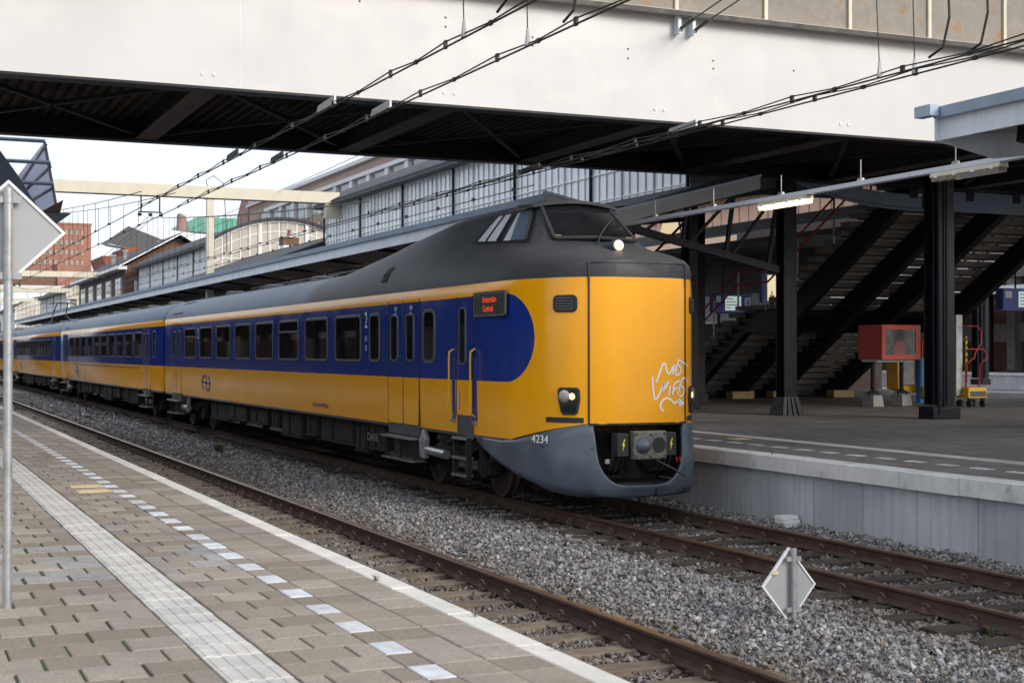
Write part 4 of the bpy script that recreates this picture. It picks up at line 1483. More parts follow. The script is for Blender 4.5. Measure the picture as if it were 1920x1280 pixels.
db.build('damper_bracket', MT['galv'], c1, bevel=.015)
dm = MB().tube([(SX + .05, 41.0, .60), (SX + .05, 41.9, .62)], .075, 12)
dm.build('yaw_damper', MT['steel'], c1, 40)
db = MB().extr([(SX - .02, 41.0, .48), (SX - .02, 41.14, .50), (SX - .02, 40.98, .92), (SX - .02, 40.86, .92)], (.08, 0, 0))
db.build('damper_bracket', MT['galv'], c1)
undercar(c1, 24.0, 39.2, 3)
text('chalk_tag', 'DASK', .20, (TRAIN_X - 1.305, 24.55, .66), (0, -1, 0), MT['chalk'], c1, 1.3)
gangway(44.60, 45.15, c1)


# ---- the cars behind
def plain_car(y0, y1, label, windows, doors, extra):
    c = thing('train_car', label, 'train car', (TRAIN_X, (y0 + y1) / 2, 0), CARS)
    s = side(1.39) + ROOF
    s2 = [(x * .965, z if z < 3.3 else z - .03) for x, z in s]
    loft([(y0, s2), (y0 + .12, s), (y1 - .12, s), (y1, s2)], TRAIN_X).build('body', MT['livery'], c, 32)
    for yc, w in windows:
        window_part(c, w, .88, yc, 2.455, .09, .05)
    for yd in doors:
        leaf(c, yd + .005, yd + .68, 1.0, 3.06, (.36, .80, yd + .34, 2.44))
        leaf(c, yd - .68, yd - .005, 1.0, 3.06, (.36, .80, yd - .34, 2.44))
        vert_line(c, yd, 1.0, 3.06, .035)
        MB().box(SX - .004, SX + .1, yd - .7, yd + .7, .82, .995).build('door_sill', MT['frame_grey'], c)
        door_step(c, yd - .68, yd + .68, .80)
    roof_gear(c, y0 + 3.4, y1 - 3)
    grille(c, y1 - 3.0, y1 - 1.5, 6, 9, 42)
    bogie(c, y0 + 3.2, 2.6)
    bogie(c, y1 - 3.2, 2.6)
    for sy, yb in ((1, y0 + 3.0), (-1, y1 - 3.0)):
        MB().tube([(SX + .05, yb - .8, .60), (SX + .05, yb, .62)], .075, 12).build('yaw_damper', MT['steel'], c, 40)
        MB().extr([(SX - .02, yb + .0, .48), (SX - .02, yb + .14, .50), (SX - .02, yb - .02, .92), (SX - .02, yb - .14, .92)], (.08, 0, 0)).build('damper_bracket', MT['galv'], c)
    undercar(c, y0 + 5.2, y1 - 5.2, int(y0))
    ns_logo(c, y1 - 6.4, 1.38, 1.0, 'emblem_blue')
    gangway(y1, y1 + .55, c)
    return c


w2 = [(49.5, 1.5)] + [(51.48 + 2.05 * i, 1.62) for i in range(9)]
c2 = plain_car(45.15, 72.4, 'second train car, its yellow panel underlined in blue, behind the front car', w2 + [(46.45, .52)], (47.9, 70.55), 0)
ln = MB()
ln.box(SX - .004, SX + .01, 49.4, 67.2, 1.66, 1.695)
ln.box(SX - .004, SX + .01, 49.4, 49.47, 1.66, 1.775)
ln.box(SX - .004, SX + .01, 67.1, 67.17, 1.66, 1.775)
ln.build('blue_lining', MT['livery_blue'], c2)
text('class_number', '1', .42, (SX - .004, 50.45, 2.70), (0, -1, 0), MT['sign_white'], c2, .72)
c3 = plain_car(72.95, 100.0, 'third train car, carrying the pantograph on its roof', [(77.2 + 1.55 * i, 1.28) for i in range(13)], (75.0, 98.0), 0)
pg = MB()
for (a, b) in (((-.55, 84.2, 3.95), (-.35, 85.6, 4.35)), ((.55, 84.2, 3.95), (.35, 85.6, 4.35)), ((-.35, 85.6, 4.35), (-.3, 84.0, 4.95)), ((.35, 85.6, 4.35), (.3, 84.0, 4.95))):
    pg.tube([(TRAIN_X + a[0], a[1], a[2]), (TRAIN_X + b[0], b[1], b[2])], .03, 6)
pg.tube([(TRAIN_X - .75, 84.0, 4.9), (TRAIN_X - .5, 84.0, 4.98), (TRAIN_X + .5, 84.0, 4.98), (TRAIN_X + .75, 84.0, 4.9)], .035, 6)
pg.box(TRAIN_X - .6, TRAIN_X + .6, 83.6, 85.8, 3.86, 3.94)
pg.build('pantograph', MT['dark_steel'], c3)
c4 = plain_car(100.55, 127.6, 'fourth and farthest train car at the left edge', [(104.8 + 2.05 * i, 1.6) for i in range(10)], (102.6, 125.6), 0)
# ------------------------------------------------------------------ footbridge over the tracks
BY0, BY1, BZ = 21.5, 27.6, 6.2
br = thing('footbridge', 'white steel footbridge spanning the tracks above the train', 'bridge', (10, 24.5, 0))
XA, XB = -16, 46
gd = MB().box(XA, XB, BY0, BY0 + .03, BZ, 8.03).build('girder_web', MT['white_steel'], br)
for k in range(-2, 7):
    xk = 4.52 + 3.9 * k
    for dx in (-.09, .09):
        MB().tube([(xk + dx, BY0 + .002, BZ + .185), (xk + dx, BY0 - .018, BZ + .185)], [.032, .026], 8).build('bolt', MT['white_trim'], gd)
for (x, z) in ((6.0, 7.75), (6.9, 7.72), (8.35, 7.6), (8.35, 7.45), (9.9, 7.42), (9.9, 7.28), (11.7, 7.38), (11.7, 7.22), (13.4, 7.32), (13.4, 7.18), (15.1, 7.28), (17.0, 7.24)):
    MB().tube([(x, BY0 + .001, z), (x, BY0 - .004, z)], .018, 8).build('hole_plug', MT['dark_steel'], gd)
MB().box(XA, XB, BY0 + .0, BY0 + .36, BZ - .04, BZ - .002).build('bottom_flange', MT['dark_steel'], br)
MB().box(XA, XB, BY1 - .30, BY1, BZ - .04, BZ - .002).build('bottom_flange', MT['dark_steel'], br)
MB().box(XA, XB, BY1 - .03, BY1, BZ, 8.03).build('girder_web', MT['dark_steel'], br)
# top ledge and the boarded parapet above it
MB().box(XA, XB, BY0 - .26, BY0 + .5, 8.032, 8.075).build('top_flange', MT['cream'], br)
MB().box(XA, XB, BY0 - .262, BY0 - .24, 7.99, 8.074).build('ledge_lip', MT['beam_grey'], br)
px_ = [-15 + 1.82 * k for k in range(33)]
px_ = [14.40 + 1.83 * (k - 16) for k in range(34)]
for k, x in enumerate(px_):
    MB().box(x - .035, x + .035, BY0 - .17, BY0 - .06, 8.076, 11.5).build('parapet_post', MT['cream'], br)
    MB().box(x + .036, x + 1.83 - .036, BY0 - .12, BY0 - .08, 8.10, 11.5).build('parapet_panel', MT['rust_panel'], br)
    if k % 2 == 0:
        MB().extr([(x - .05, BY0 - .245, 8.076), (x + .07, BY0 - .245, 8.076), (x + .05, BY0 - .245, 8.084), (x - .03, BY0 - .245, 8.084)], (0, .09, 0)).build('rust_patch', MT['rust'], br)
MB().box(XA, XB, BY0 - .19, BY0 - .04, 8.0755, 8.10).build('parapet_rail', MT['cream'], br)
MB().box(XA, XB, BY1 + .05, BY1 + .1, 8.05, 11.5).build('parapet_panel', MT['rust_panel'], br)
MB().box(XA, XB, BY0 - 2.4, BY1 + 1.2, 11.5, 11.8).build('roof', MT['soffit'], br)  # unseen roof, overhang added to darken the parapet and windscreen reflection
for xk in (14.35, 5.0, 23.7):
    MB().box(xk - .004, xk + .004, BY0 - .0025, BY0 + .01, BZ + .01, 7.98).build('plate_seam', MT['fascia_pale'], br)
# ribbed deck seen from below
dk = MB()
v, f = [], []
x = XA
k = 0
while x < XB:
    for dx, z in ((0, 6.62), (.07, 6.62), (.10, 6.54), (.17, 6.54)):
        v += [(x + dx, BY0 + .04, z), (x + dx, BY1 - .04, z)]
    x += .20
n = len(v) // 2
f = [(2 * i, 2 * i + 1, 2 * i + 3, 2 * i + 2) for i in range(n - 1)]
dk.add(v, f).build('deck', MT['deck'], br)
MB().box(XA, XB, BY0 + .04, BY1 - .04, 6.64, 6.80).build('deck_slab', MT['concrete'], br)
for k in range(-4, 10):
    xk = 4.56 + 3.95 * k
    cb = MB()
    cb.box(xk - .20, xk + .20, BY0 + .365, BY1 - .305, BZ - .015, BZ + .012)
    cb.box(xk - .012, xk + .012, BY0 + .04, BY1 - .04, BZ + .012, 6.535)
    cb.build('cross_beam', MT['beam_grey'], br)
    xn = xk + 3.95
    xm, ym = (xk + xn) / 2, (BY0 + BY1) / 2
    for (a, b) in (((xk + .2, BY0 + .4), (xm, ym)), ((xk + .2, BY1 - .35), (xm, ym)), ((xn - .2, BY0 + .4), (xm, ym)), ((xn - .2, BY1 - .35), (xm, ym))):
        MB().bar((a[0], a[1], BZ + .09), (b[0], b[1], BZ + .09), .09, .07).build('brace', MT['under_steel'], br)
    MB().box(xm - .16, xm + .16, ym - .16, ym + .16, BZ + .13, BZ + .142).build('gusset', MT['beam_grey'], br)
    MB().box(xm - .04, xm + .04, ym - .04, ym + .04, BZ + .14, 6.535).build('hanger', MT['beam_grey'], br)

# ------------------------------------------------------------------ platform canopy and glazed roof lantern beyond the train
FZC = 5.28
MT['end_grey'] = M('end_grey', (0.30, 0.30, 0.30), .6, 0, .1, 1.5, streak=.2)
can = thing('platform_canopy', 'long grey edged canopy over the far platform behind the train', 'canopy', (14, 60, 0), 'platform canopies')


def canopy_edge(parent, x, y0, y1, z, end0=True):
    MB().box(x, x + .05, y0, y1, z - .30, z - .02).build('fascia', MT['fascia_pale'], parent)
    MB().extr([(x - .10, y0, z - .03), (x - .13, y0, z + .10), (x - .11, y0, z + .10), (x - .085, y0, z - .01), (x + .06, y0, z - .01), (x + .06, y0, z - .03)], (0, y1 - y0, 0)).build('gutter', MT['fascia'], parent)


canopy_edge(can, 12.3, 25.9, 150, FZC)
MB().extr([(12.36, 25.9, FZC - .05), (13.81, 25.9, 5.0), (17.0, 25.9, 5.86), (17.0, 25.9, 6.02), (13.81, 25.9, 5.08), (12.36, 25.9, FZC + .03)], (0, 125, 0)).build('roof', MT['roof_dark'], can)
MB().extr([(12.36, 25.92, FZC - .20), (13.81, 25.92, 4.88), (17.0, 25.92, 5.66), (17.0, 25.92, 5.72), (13.81, 25.92, 4.94), (12.36, 25.92, FZC - .14)], (0, 124.9, 0)).build('soffit', MT['soffit'], can)
MB().extr([(12.2, 25.86, FZC - .02), (12.2, 25.86, FZC + .13), (13.81, 25.86, 5.02), (13.81, 25.86, 4.82), (12.35, 25.86, FZC - .32)], (0, .035, 0)).build('end_board', MT['end_grey'], can)
MB().bar((12.15, 25.86, FZC + .13), (13.85, 25.86, 5.05), .10, .05).build('end_flashing', MT['fascia'], can)
# the roof is a shallow V: the inner wing rises from the valley towards the lantern
MB().extr([(13.81, 25.86, 4.82), (13.81, 25.86, 5.08), (17.3, 25.86, 5.97), (17.3, 25.86, 5.70)], (0, .035, 0)).build('end_board', MT['end_grey'], can)
MB().bar((13.79, 25.86, 5.10), (17.3, 25.86, 5.99), .10, .05).build('end_flashing', MT['fascia'], can)
for i in range(24):
    y = 27.3 + 4.9 * i
    bk_ = MB()
    bk_.bar((12.4, y, FZC - .26), (15.2, y, 4.85), .12, .14)
    bk_.bar((13.9, y, 4.86), (16.9, y, 5.58), .10, .14)
    bk_.build('bracket', MT['dark_steel'], can)
    MB().box(14.0, 14.07, y + 2.0, y + 2.07, 4.9, 5.5).build('downpipe', MT['dark_steel'], can)
FZC2 = 5.18
# canopy on the camera side of the bridge; its roof goes on across the whole platform
can2 = thing('platform_canopy', 'white fronted canopy end jutting in at the upper right corner', 'canopy', (14, 10, 0), 'platform canopies')
canopy_edge(can2, 12.3, -6, 14.35, FZC2)
MB().extr([(12.36, -6, FZC2 - .05), (17.0, -6, 5.95), (17.0, -6, 6.05), (12.36, -6, FZC2 + .03)], (0, 20.30, 0)).build('roof', MT['roof_dark'], can2)
MB().extr([(12.36, -6, FZC2 - .26), (17.0, -6, 5.45), (17.0, -6, 5.50), (12.36, -6, FZC2 - .20)], (0, 20.25, 0)).build('soffit', MT['concrete'], can2)
MB().extr([(12.25, 14.35, FZC2 - .30), (12.25, 14.35, FZC2 - .02), (17.0, 14.35, 5.95), (17.0, 14.35, 5.2), (13.2, 14.35, 4.70)], (0, .04, 0)).build('end_board', MT['fascia_pale'], can2)
MB().box(12.02, 12.16, 14.2, 14.5, FZC2 - .02, FZC2 + .12).build('gutter_end', MT['fascia'], can2)
MB().box(17.0, 37.4, -6, 14.35, 5.95, 6.12).build('roof', MT['soffit'], can2)
MB().box(37.3, 37.45, -6, 14.35, 5.7, 6.2).build('fascia', MT['fascia'], can2)
for y in (13.35, 8.5, 3.6):
    MB().bar((12.7, y, FZC2 - .32), (16.8, y, 4.28), .16, .20).bar((12.7, y, FZC2 - .30), (16.9, y, 5.40), .12, .16).build('bracket', MT['dark_steel'], can2)


def barrel(nm, label, x0, x1, y0, y1, ze, zc, parent_glass, npane, pane_objs, gable_y=None, zb=5.4):
    """hall with glazed side, arched roof and an arched glazed gable"""
    h = thing(nm, label, 'station hall', ((x0 + x1) / 2, (y0 + y1) / 2, 0), 'glazed halls along the far platform')
    cxm = (x0 + x1) / 2
    hw = (x1 - x0) / 2
    arc = lambda t: (x0 - .45 + (x1 - x0 + .9) * t, ze + (zc - ze) * (1 - (2 * t - 1) ** 2))
    v, f = [], []
    n = 20
    for yy in (y0 - .3, y1 + .3):
        for d in (0, .16):
            v += [(arc(k / n)[0], yy, arc(k / n)[1] + d) for k in range(n + 1)]
    q = n + 1
    for k in range(n):
        f += [(k, k + 1, 2 * q + k + 1, 2 * q + k), (q + k, q + k + 1, 3 * q + k + 1, 3 * q + k), (k, k + 1, q + k + 1, q + k), (2 * q + k, 2 * q + k + 1, 3 * q + k + 1, 3 * q + k)]
    f += [(0, 2 * q, 3 * q, q), (n, 2 * q + n, 3 * q + n, q + n)]
    MB().add(v, f).build('roof', MT['roof_dark'], h, 40)
    # side glazing
    cols = npane
    pw = (y1 - y0) / cols
    rows_ = 4
    ph = (ze - zb) / rows_
    if pane_objs:
        pane = MB().box(-.006, .006, -pw / 2 + .012, pw / 2 - .012, -ph / 2 + .014, ph / 2 - .014).mesh('pane', MT['hall_glass'])
        for i in range(cols):
            for j in range(1, rows_):
                place('pane', pane, (x0 + .01, y0 + pw * (i + .5), zb + ph * (j + .5)), h, (0, 0, random.uniform(-.004, .004)))
        MB().box(x0 - .01, x0 + .03, y0, y1, zb, zb + ph).build('pane', MT['hall_glass'], h)
    else:
        nb = max(1, cols // 12)
        for i in range(nb):
            MB().box(x0 + .0, x0 + .012, y0 + (y1 - y0) * i / nb + .03, y0 + (y1 - y0) * (i + 1) / nb - .03, zb, ze).build('pane', MT['hall_glass'], h)
    for i in range(cols + 1):
        y = y0 + pw * i
        if i % 12 == 0:
            MB().box(x0 - .09, x0 - .02, y - .03, y + .03, zb, ze + .05).build('post', MT['dark_steel'], h)
        else:
            w = .035 if i % 4 == 0 else .011
            MB().box(x0 - .03 - (.02 if i % 4 == 0 else 0), x0 + .0, y - w, y + w, zb, ze).build('glazing_bar', MT['white_trim'], h)
    for j in range(1, rows_ + 1):
        MB().box(x0 - .036, x0 + .004, y0, y1, zb + ph * j - .014, zb + ph * j + .014).build('glazing_bar', MT['white_trim'], h)
    MB().box(x0 - .5, x0 + .05, y0 - .4, y1 + .2, ze - .0, ze + .03).build('eaves', MT['soffit'], h)
    # far side, so that the hall is a room and not a sheet
    MB().box(x1 - .02, x1 + .02, y0, y1, 7.1 if x1 > 27 else 5.4, ze).build('side_wall', MT['pink_glass' if x1 > 27 else 'brick_dark'], h)
    return h, arc


hA, _ = barrel('station_hall', 'long glazed roof lantern right behind the train cab, with a dark barrel roof', 17.0, 30.0, 28.3, 57.6, 8.14, 10.2, None, 72, True)
# pink lit bars and grey beam of the far side seen from below
for i in range(46):
    y = 28.3 + i * .64
    MB().box(29.95, 29.98, y - .012, y + .012, 7.1, 8.14).build('glazing_bar', MT['white_trim'], hA)
MB().box(29.7, 30.1, 28, 57.6, 6.72, 7.1).build('eaves_beam', MT['fascia'], hA)
MB().box(17.2, 29.7, 34, 57.6, 8.15, 8.2).build('ceiling', MT['soffit'], hA)
MB().box(30.1, 37.4, 20, 90, 6.3, 6.5).build('side_roof', MT['soffit'], hA)
MB().box(37.35, 37.5, 20, 90, 6.15, 6.55).build('fascia', MT['fascia'], hA)
for i in range(60):
    MB().tube([(29.68, 28.3 + .5 * i, 6.85), (29.66, 28.3 + .5 * i, 6.85)], .02, 6).build('rivet', MT['fascia_pale'], hA)

# low roof between two halls
lr = thing('low_roof_building', 'low dark roofed building between the glazed lantern and the arched gable', 'building', (17, 65, 0))
MB().extr([(13.2, 57.9, 5.45), (18.6, 57.9, 7.45), (24, 57.9, 5.45)], (0, 21.0, 0)).build('roof', MT['roof_dark'], lr)
MB().box(13.6, 23.6, 58.0, 78.7, .8, 5.5).build('wall', MT['brick_dark'], lr)
ch = MB().box(19.2, 19.95, 72.6, 73.4, 6.6, 8.25).build('chimney', MT['white_trim'], lr)
MB().box(19.16, 19.99, 72.55, 73.45, 7.80, 8.2).build('brickwork', MT['brick_brown'], ch)
MB().tube([(19.6, 73.0, 8.25), (19.6, 73.0, 8.42), (19.6, 73.0, 8.6)], [.14, .09, .13], 8).build('pot', MT['brick_red'], ch)


def gable(h, arc, x0, x1, y, zb, nb=3, per=5, hr=4):
    n = 24
    top = [arc(k / n) for k in range(n + 1)]
    top = [(min(max(a, x0), x1), b) for a, b in top]
    zt = lambda x: arc((x - x0 + .45) / (x1 - x0 + .9))[1] - .02
    W = (x1 - x0) / nb
    for b in range(nb):
        xa, xb = x0 + b * W + .06, x0 + (b + 1) * W - .06
        P = [(xa, y, zb), (xb, y, zb)] + [(xb + (xa - xb) * k / 8, y, zt(xb + (xa - xb) * k / 8)) for k in range(9)]
        MB().extr(P, (0, .02, 0)).build('gable_pane', MT['arch_glass'], h)
        for k in range(1, per):
            x = xa + (xb - xa) * k / per
            MB().box(x - .03, x + .03, y - .04, y, zb, zt(x)).build('glazing_bar', MT['white_trim'], h)
    for b in range(nb + 1):
        x = x0 + b * W
        MB().box(x - .09, x + .09, y - .10, y + .01, zb, zt(x) + .02).build('mullion', MT['white_trim'], h)
    for j in range(1, hr + 1):
        m = MB()
        drop = j * .62
        for k in range(16):
            xa, xb = x0 + (x1 - x0) * k / 16, x0 + (x1 - x0) * (k + 1) / 16
            if j <= 2:
                m.bar((xa, y - .02, zt(xa) - drop), (xb, y - .02, zt(xb) - drop), .03, .045)
        if j > 2:
            zz = ((arc(.5)[1]) - drop - .4)
            m.bar((x0, y - .02, zz), (x1, y - .02, zz), .03, .045)
        m.build('glazing_bar', MT['white_trim'], h)
    m = MB()
    for k in range(n):
        (xa, za), (xb, zb_) = arc(k / n), arc((k + 1) / n)
        m.bar((xa, y - .06, za - .04), (xb, y - .06, zb_ - .04), .1, .14)
    m.build('arch_rim', MT['white_trim'], h)


hC, arcC = barrel('station_hall', 'arched gable hall with white glazing bars beyond the cream overhead gantry', 17.0, 25.2, 79.9, 104.5, 8.15, 9.75, None, 60, False)
gable(hC, arcC, 17.0, 25.2, 79.9, 5.6)
hF, arcF = barrel('station_hall', 'small distant arched hall beyond the brown brick building', 17.0, 25.2, 146, 172, 8.15, 9.85, None, 48, False)
gable(hF, arcF, 17.0, 25.2, 146, 5.6)
hG, arcG = barrel('station_hall', 'farthest arched hall, beside the galvanised sign pole', 17.0, 25.2, 206, 232, 8.15, 9.85, None, 36, False)
gable(hG, arcG, 17.0, 25.2, 206, 5.6)

# brown brick building with white barge boards
bb = thing('brick_building', 'brown brick gabled building with white barge boards on the far platform', 'building', (20, 116, 0))
MB().extr([(16.3, 106, .8), (23.9, 106, .8), (23.9, 106, 8.5), (20.1, 106, 10.6), (16.3, 106, 8.5)], (0, 26, 0)).build('wall', MT['brick_brown'], bb)
MB().extr([(15.8, 105.4, 8.35), (20.1, 105.4, 10.75), (20.1, 105.4, 10.95), (15.7, 105.4, 8.5)], (0, 27, 0)).build('roof', MT['roof_dark'], bb)
MB().extr([(24.4, 105.4, 8.35), (20.1, 105.4, 10.75), (20.1, 105.4, 10.95), (24.5, 105.4, 8.5)], (0, 27, 0)).build('roof', MT['roof_dark'], bb)
for sx in (-1, 1):
    MB().bar((20.1 + sx * 4.45, 105.3, 8.36), (20.1, 105.3, 10.84), .08, .32, (0, -1, 0)).build('barge_board', MT['white_trim'], bb)
MB().box(15.55, 16.3, 105.3, 132.4, 8.2, 8.42).build('gutter', MT['white_trim'], bb)
MB().box(16.26, 16.3, 106, 132, 5, 8.2).build('side_brick', MT['brick_dark'], bb)
for k in range(5):
    y = 107.6 + 5 * k
    wdw = MB().box(16.20, 16.26, y, y + 2.6, 5.2, 7.7).build('window', MT['white_trim'], bb)
    for a in range(2):
        for b in range(2):
            MB().box(16.18, 16.195, y + .12 + 1.22 * a, y + 1.22 + 1.22 * a, 5.3 + 1.2 * b, 6.4 + 1.2 * b).build('pane', MT['sky_glass'], wdw)
MB().box(16.9, 19.0, 105.4, 105.9, 6.4, 7.4).build('sign_box', MT['office_white'], bb)
for k in range(2):
    MB().tube([(17.2, 112 + 6 * k, 9.0), (17.2, 112 + 6 * k, 9.9)], .15, 8).tube([(17.2, 112 + 6 * k, 9.9), (17.2, 112 + 6 * k, 10.05)], .24, 8).build('vent_pipe', MT['galv'], bb)

# ------------------------------------------------------------------ overhead line portals
def portal(y, label, xr, zc=8.4, left=-14):
    g = thing('overhead_gantry', label, 'gantry', (xr, y, 0), 'overhead line portals')
    MB().box(left, xr + .3, y - .15, y + .15, zc - .22, zc + .22).build('beam', MT['cream'], g)
    MB().box(xr - .28, xr + .301, y - .152, y + .152, zc - .82, zc - .22).build('beam_end', MT['cream'], g)
    MB().box(xr + .3, xr + .9, y - .15, y + .15, zc - .82, zc - .45).build('beam_end', MT['cream'], g)
    MB().box(xr + .7, xr + 1.0, y - .13, y + .13, .7, zc - .83).build('post', MT['cream'], g)
    MB().box(left, xr, y - .17, y + .17, zc - .245, zc - .222).build('flange', MT['beam_grey'], g)
    for x in (4.8, 9.44):
        d = MB()
        for dx in (-.35, .35):
            d.bar((x + dx, y, zc - .22), (x + dx, y, zc - .85), .05, .05)
        d.bar((x - .45, y, zc - .85), (x + .45, y, zc - .85), .05, .05)
        for dx in (-.4, 0, .4):
            d.tube([(x + dx - .07, y, zc - .95), (x + dx + .07, y, zc - .95)], .06, 8)
        d.build('hanger', MT['dark_steel'], g)
    return g


portal(55.4, 'cream overhead portal beam crossing in front of the tan office block', 16.6)
portal(115.6, 'second cream portal beam, in front of the red brick tower', 17.0, 8.28)
portal(145.8, 'third cream portal beam, small, below the brick tower', 17.0, 8.28)
portal(183.0, 'farthest cream portal beam, partly behind the sign pole', 17.0, 8.6)
pp_ = thing('catenary_mast', 'cream steel mast rising behind the canopy edge beside the arched gable', 'mast', (13.2, 62.4, .76))
MB().box(13.05, 13.35, 62.25, 62.55, .76, 8.9).build('post', MT['cream'], pp_)
MB().box(12.95, 13.45, 62.2, 62.6, 8.9, 9.0).build('cap', MT['cream'], pp_)
MB().tube([(13.2, 62.4, 9.0), (13.0, 62.3, 9.7), (13.3, 62.2, 9.9), (13.75, 62.2, 9.6), (13.85, 62.2, 8.0), (13.9, 62.2, 6.6)], .018, 5).build('cable', MT['dark_steel'], pp_)

# ------------------------------------------------------------------ overhead wires
def sag(x, za, y0, zb, y1, n, s):
    return [(x, y0 + (y1 - y0) * k / n, za + (zb - za) * k / n - s * 4 * (k / n) * (1 - k / n)) for k in range(n + 1)]


def wire_set(x, label, y_near, seed, phase, two=False, r=.0095):
    w = thing('overhead_wire', label, 'wire', (x, 20, 5), 'overhead wires above the tracks')
    rr = random.Random(seed)
    cz_ = lambda y: 4.985 + .0055 * (y - 10) if y < 27 else 5.08 + .003 * (y - 27)
    ys_ = [y_near + k * 1.0 for k in range(int(60 - y_near))]
    ys_ += [60, 80, 110, 150]
    for dx in ((-.10, .10) if two else (0,)):
        MB().tube([(x + dx, y, cz_(y)) for y in ys_], r, 6).build('contact_wire', MT['black'], w)
        # carrier wire held close to the contact wire under the bridge
        carr, y, up = [], y_near, True
        clamps = []
        while y < 29:
            h = .052 if up else .016
            carr.append((x + dx, y, cz_(y) + h + .0))
            clamps.append((y, h))
            y += rr.uniform(.75, 1.15)
            up = not up
        MB().tube(carr, r * .8, 6).build('carrier_wire', MT['black'], w)
        for (yc, h) in clamps:
            MB().box(x + dx - .012, x + dx + .012, yc - .028, yc + .028, cz_(yc) - .014, cz_(yc) + h + .012).build('clamp', MT['black'], w)
        # beyond the bridge the messenger climbs away
        mess = sag(x + dx, 5.4, 29, 7.35, 55.4, 12, .12) + sag(x + dx, 7.35, 55.4, 7.3, 115.6, 16, 1.2)[1:]
        MB().tube(mess, .010, 5).build('messenger_wire', MT['black'], w)
        for k in range(2, len(mess) - 1):
            p = mess[k]
            if p[1] > 90: break
            MB().tube([(p[0], p[1], p[2]), (p[0], p[1], cz_(p[1]))], .006, 4).build('dropper', MT['black'], w)
            MB().box(p[0] - .02, p[0] + .02, p[1] - .09, p[1] + .09, cz_(p[1]) - .01, cz_(p[1]) + .03).build('clamp', MT['black'], w)
    for yp in (16.1, 20.95) if not two else (15.9, 20.6):
        MB().extr([(x - .012, yp - .36, cz_(yp) + .02), (x - .012, yp + .36, cz_(yp) + .02), (x - .012, yp + .30, cz_(yp) + .095), (x - .012, yp - .36, cz_(yp) + .115)], (.024, 0, 0)).build('section_insulator', MT['galv' if yp < 18 else 'black'], w)
    return w


wA = wire_set(4.76, 'twin black wire crossing the girder from its top centre, left of the pair', 4.5, 1, 0)
wB = wire_set(5.43, 'twin black wire crossing the girder just right of its neighbour', 4.5, 5, 0)
wC = wire_set(9.44, 'double pair of wires sloping in from the right edge over the train track', 6.0, 9, 0, True)
for (w, x, y, z, tx, tz) in ((wA, 4.76, 11.8, 5.0, 4.70, 7.6), (wB, 5.43, 11.9, 5.0, 5.40, 7.6), (wC, 9.34, 11.8, 5.0, 9.25, 7.6), (wC, 9.54, 11.5, 5.0, 9.5, 7.6)):
    MB().tube([(x, y, z + .1), ((x + tx) / 2, y + .02, (z + tz) / 2), (tx, y + .06, tz)], .006, 5).build('dropper', MT['black'], w)
    MB().tube([(x, y - .75, z + .06), (x, y - .95, z + .12), (x + .02, y - 1.02, z + .4), (x + .01, y - .95, z + 2.6)], .013, 6).build('feeder_cable', MT['black'], w)
    MB().tube([(x, y, z), (x, y, z + .16)], [.03, .012], 8).build('dropper_clamp', MT['galv'], w)
for k, xb in enumerate((12.63, 12.92)):
    a = thing('anchored_wire', ('left', 'right')[k] + ' of two thin wires hooked to brackets on the girder', 'wire', (xb, BY0, 7.9), 'wires anchored on the girder')
    MB().box(xb - .03, xb + .03, BY0 - .16, BY0 - .001, 7.70, 8.02).build('bracket', MT['fascia_pale'], a)
    MB().tube([(xb + .05, BY0 - .12, 7.74), (xb - .02, BY0 - .35, 7.80), (xb - .05, BY0 - .9, 7.86), (xb - .3, 12.0, 8.9), (xb - .5, 4, 9.6)], .012, 6).build('cable', MT['black'], a)
    MB().tube([(xb - .0, BY0 - .2, 7.78), (xb - .03, BY0 - .7, 7.84)], .03, 6).build('turnbuckle', MT['black'], a)
for k, (x, za) in enumerate(((14.5, 9.0), (15.5, 9.1))):
    t = MB().tube(sag(x, za, 28.5, za + .2, 140, 16, .6), .012, 5).build('feeder_wire', MT['black'])
    tag(t, ('lower', 'upper')[k] + ' thin feeder wire strung in front of the tan office block', 'wire', 'feeder wires')
for k, xx in enumerate((12.0,)):
    t = MB().tube(sag(xx, 5.55, 26, 5.75, 160, 40, .0), .012, 5)
    for j in range(30):
        yj = 27 + j * 2.2
        t.box(xx - .02, xx + .02, yj - .06, yj + .06, 5.53 + (yj - 26) * .0015, 5.60 + (yj - 26) * .0015)
    t = t.build('feeder_wire', MT['black'])
    tag(t, 'black clamped wire running just above the long canopy edge', 'wire', 'feeder wires')

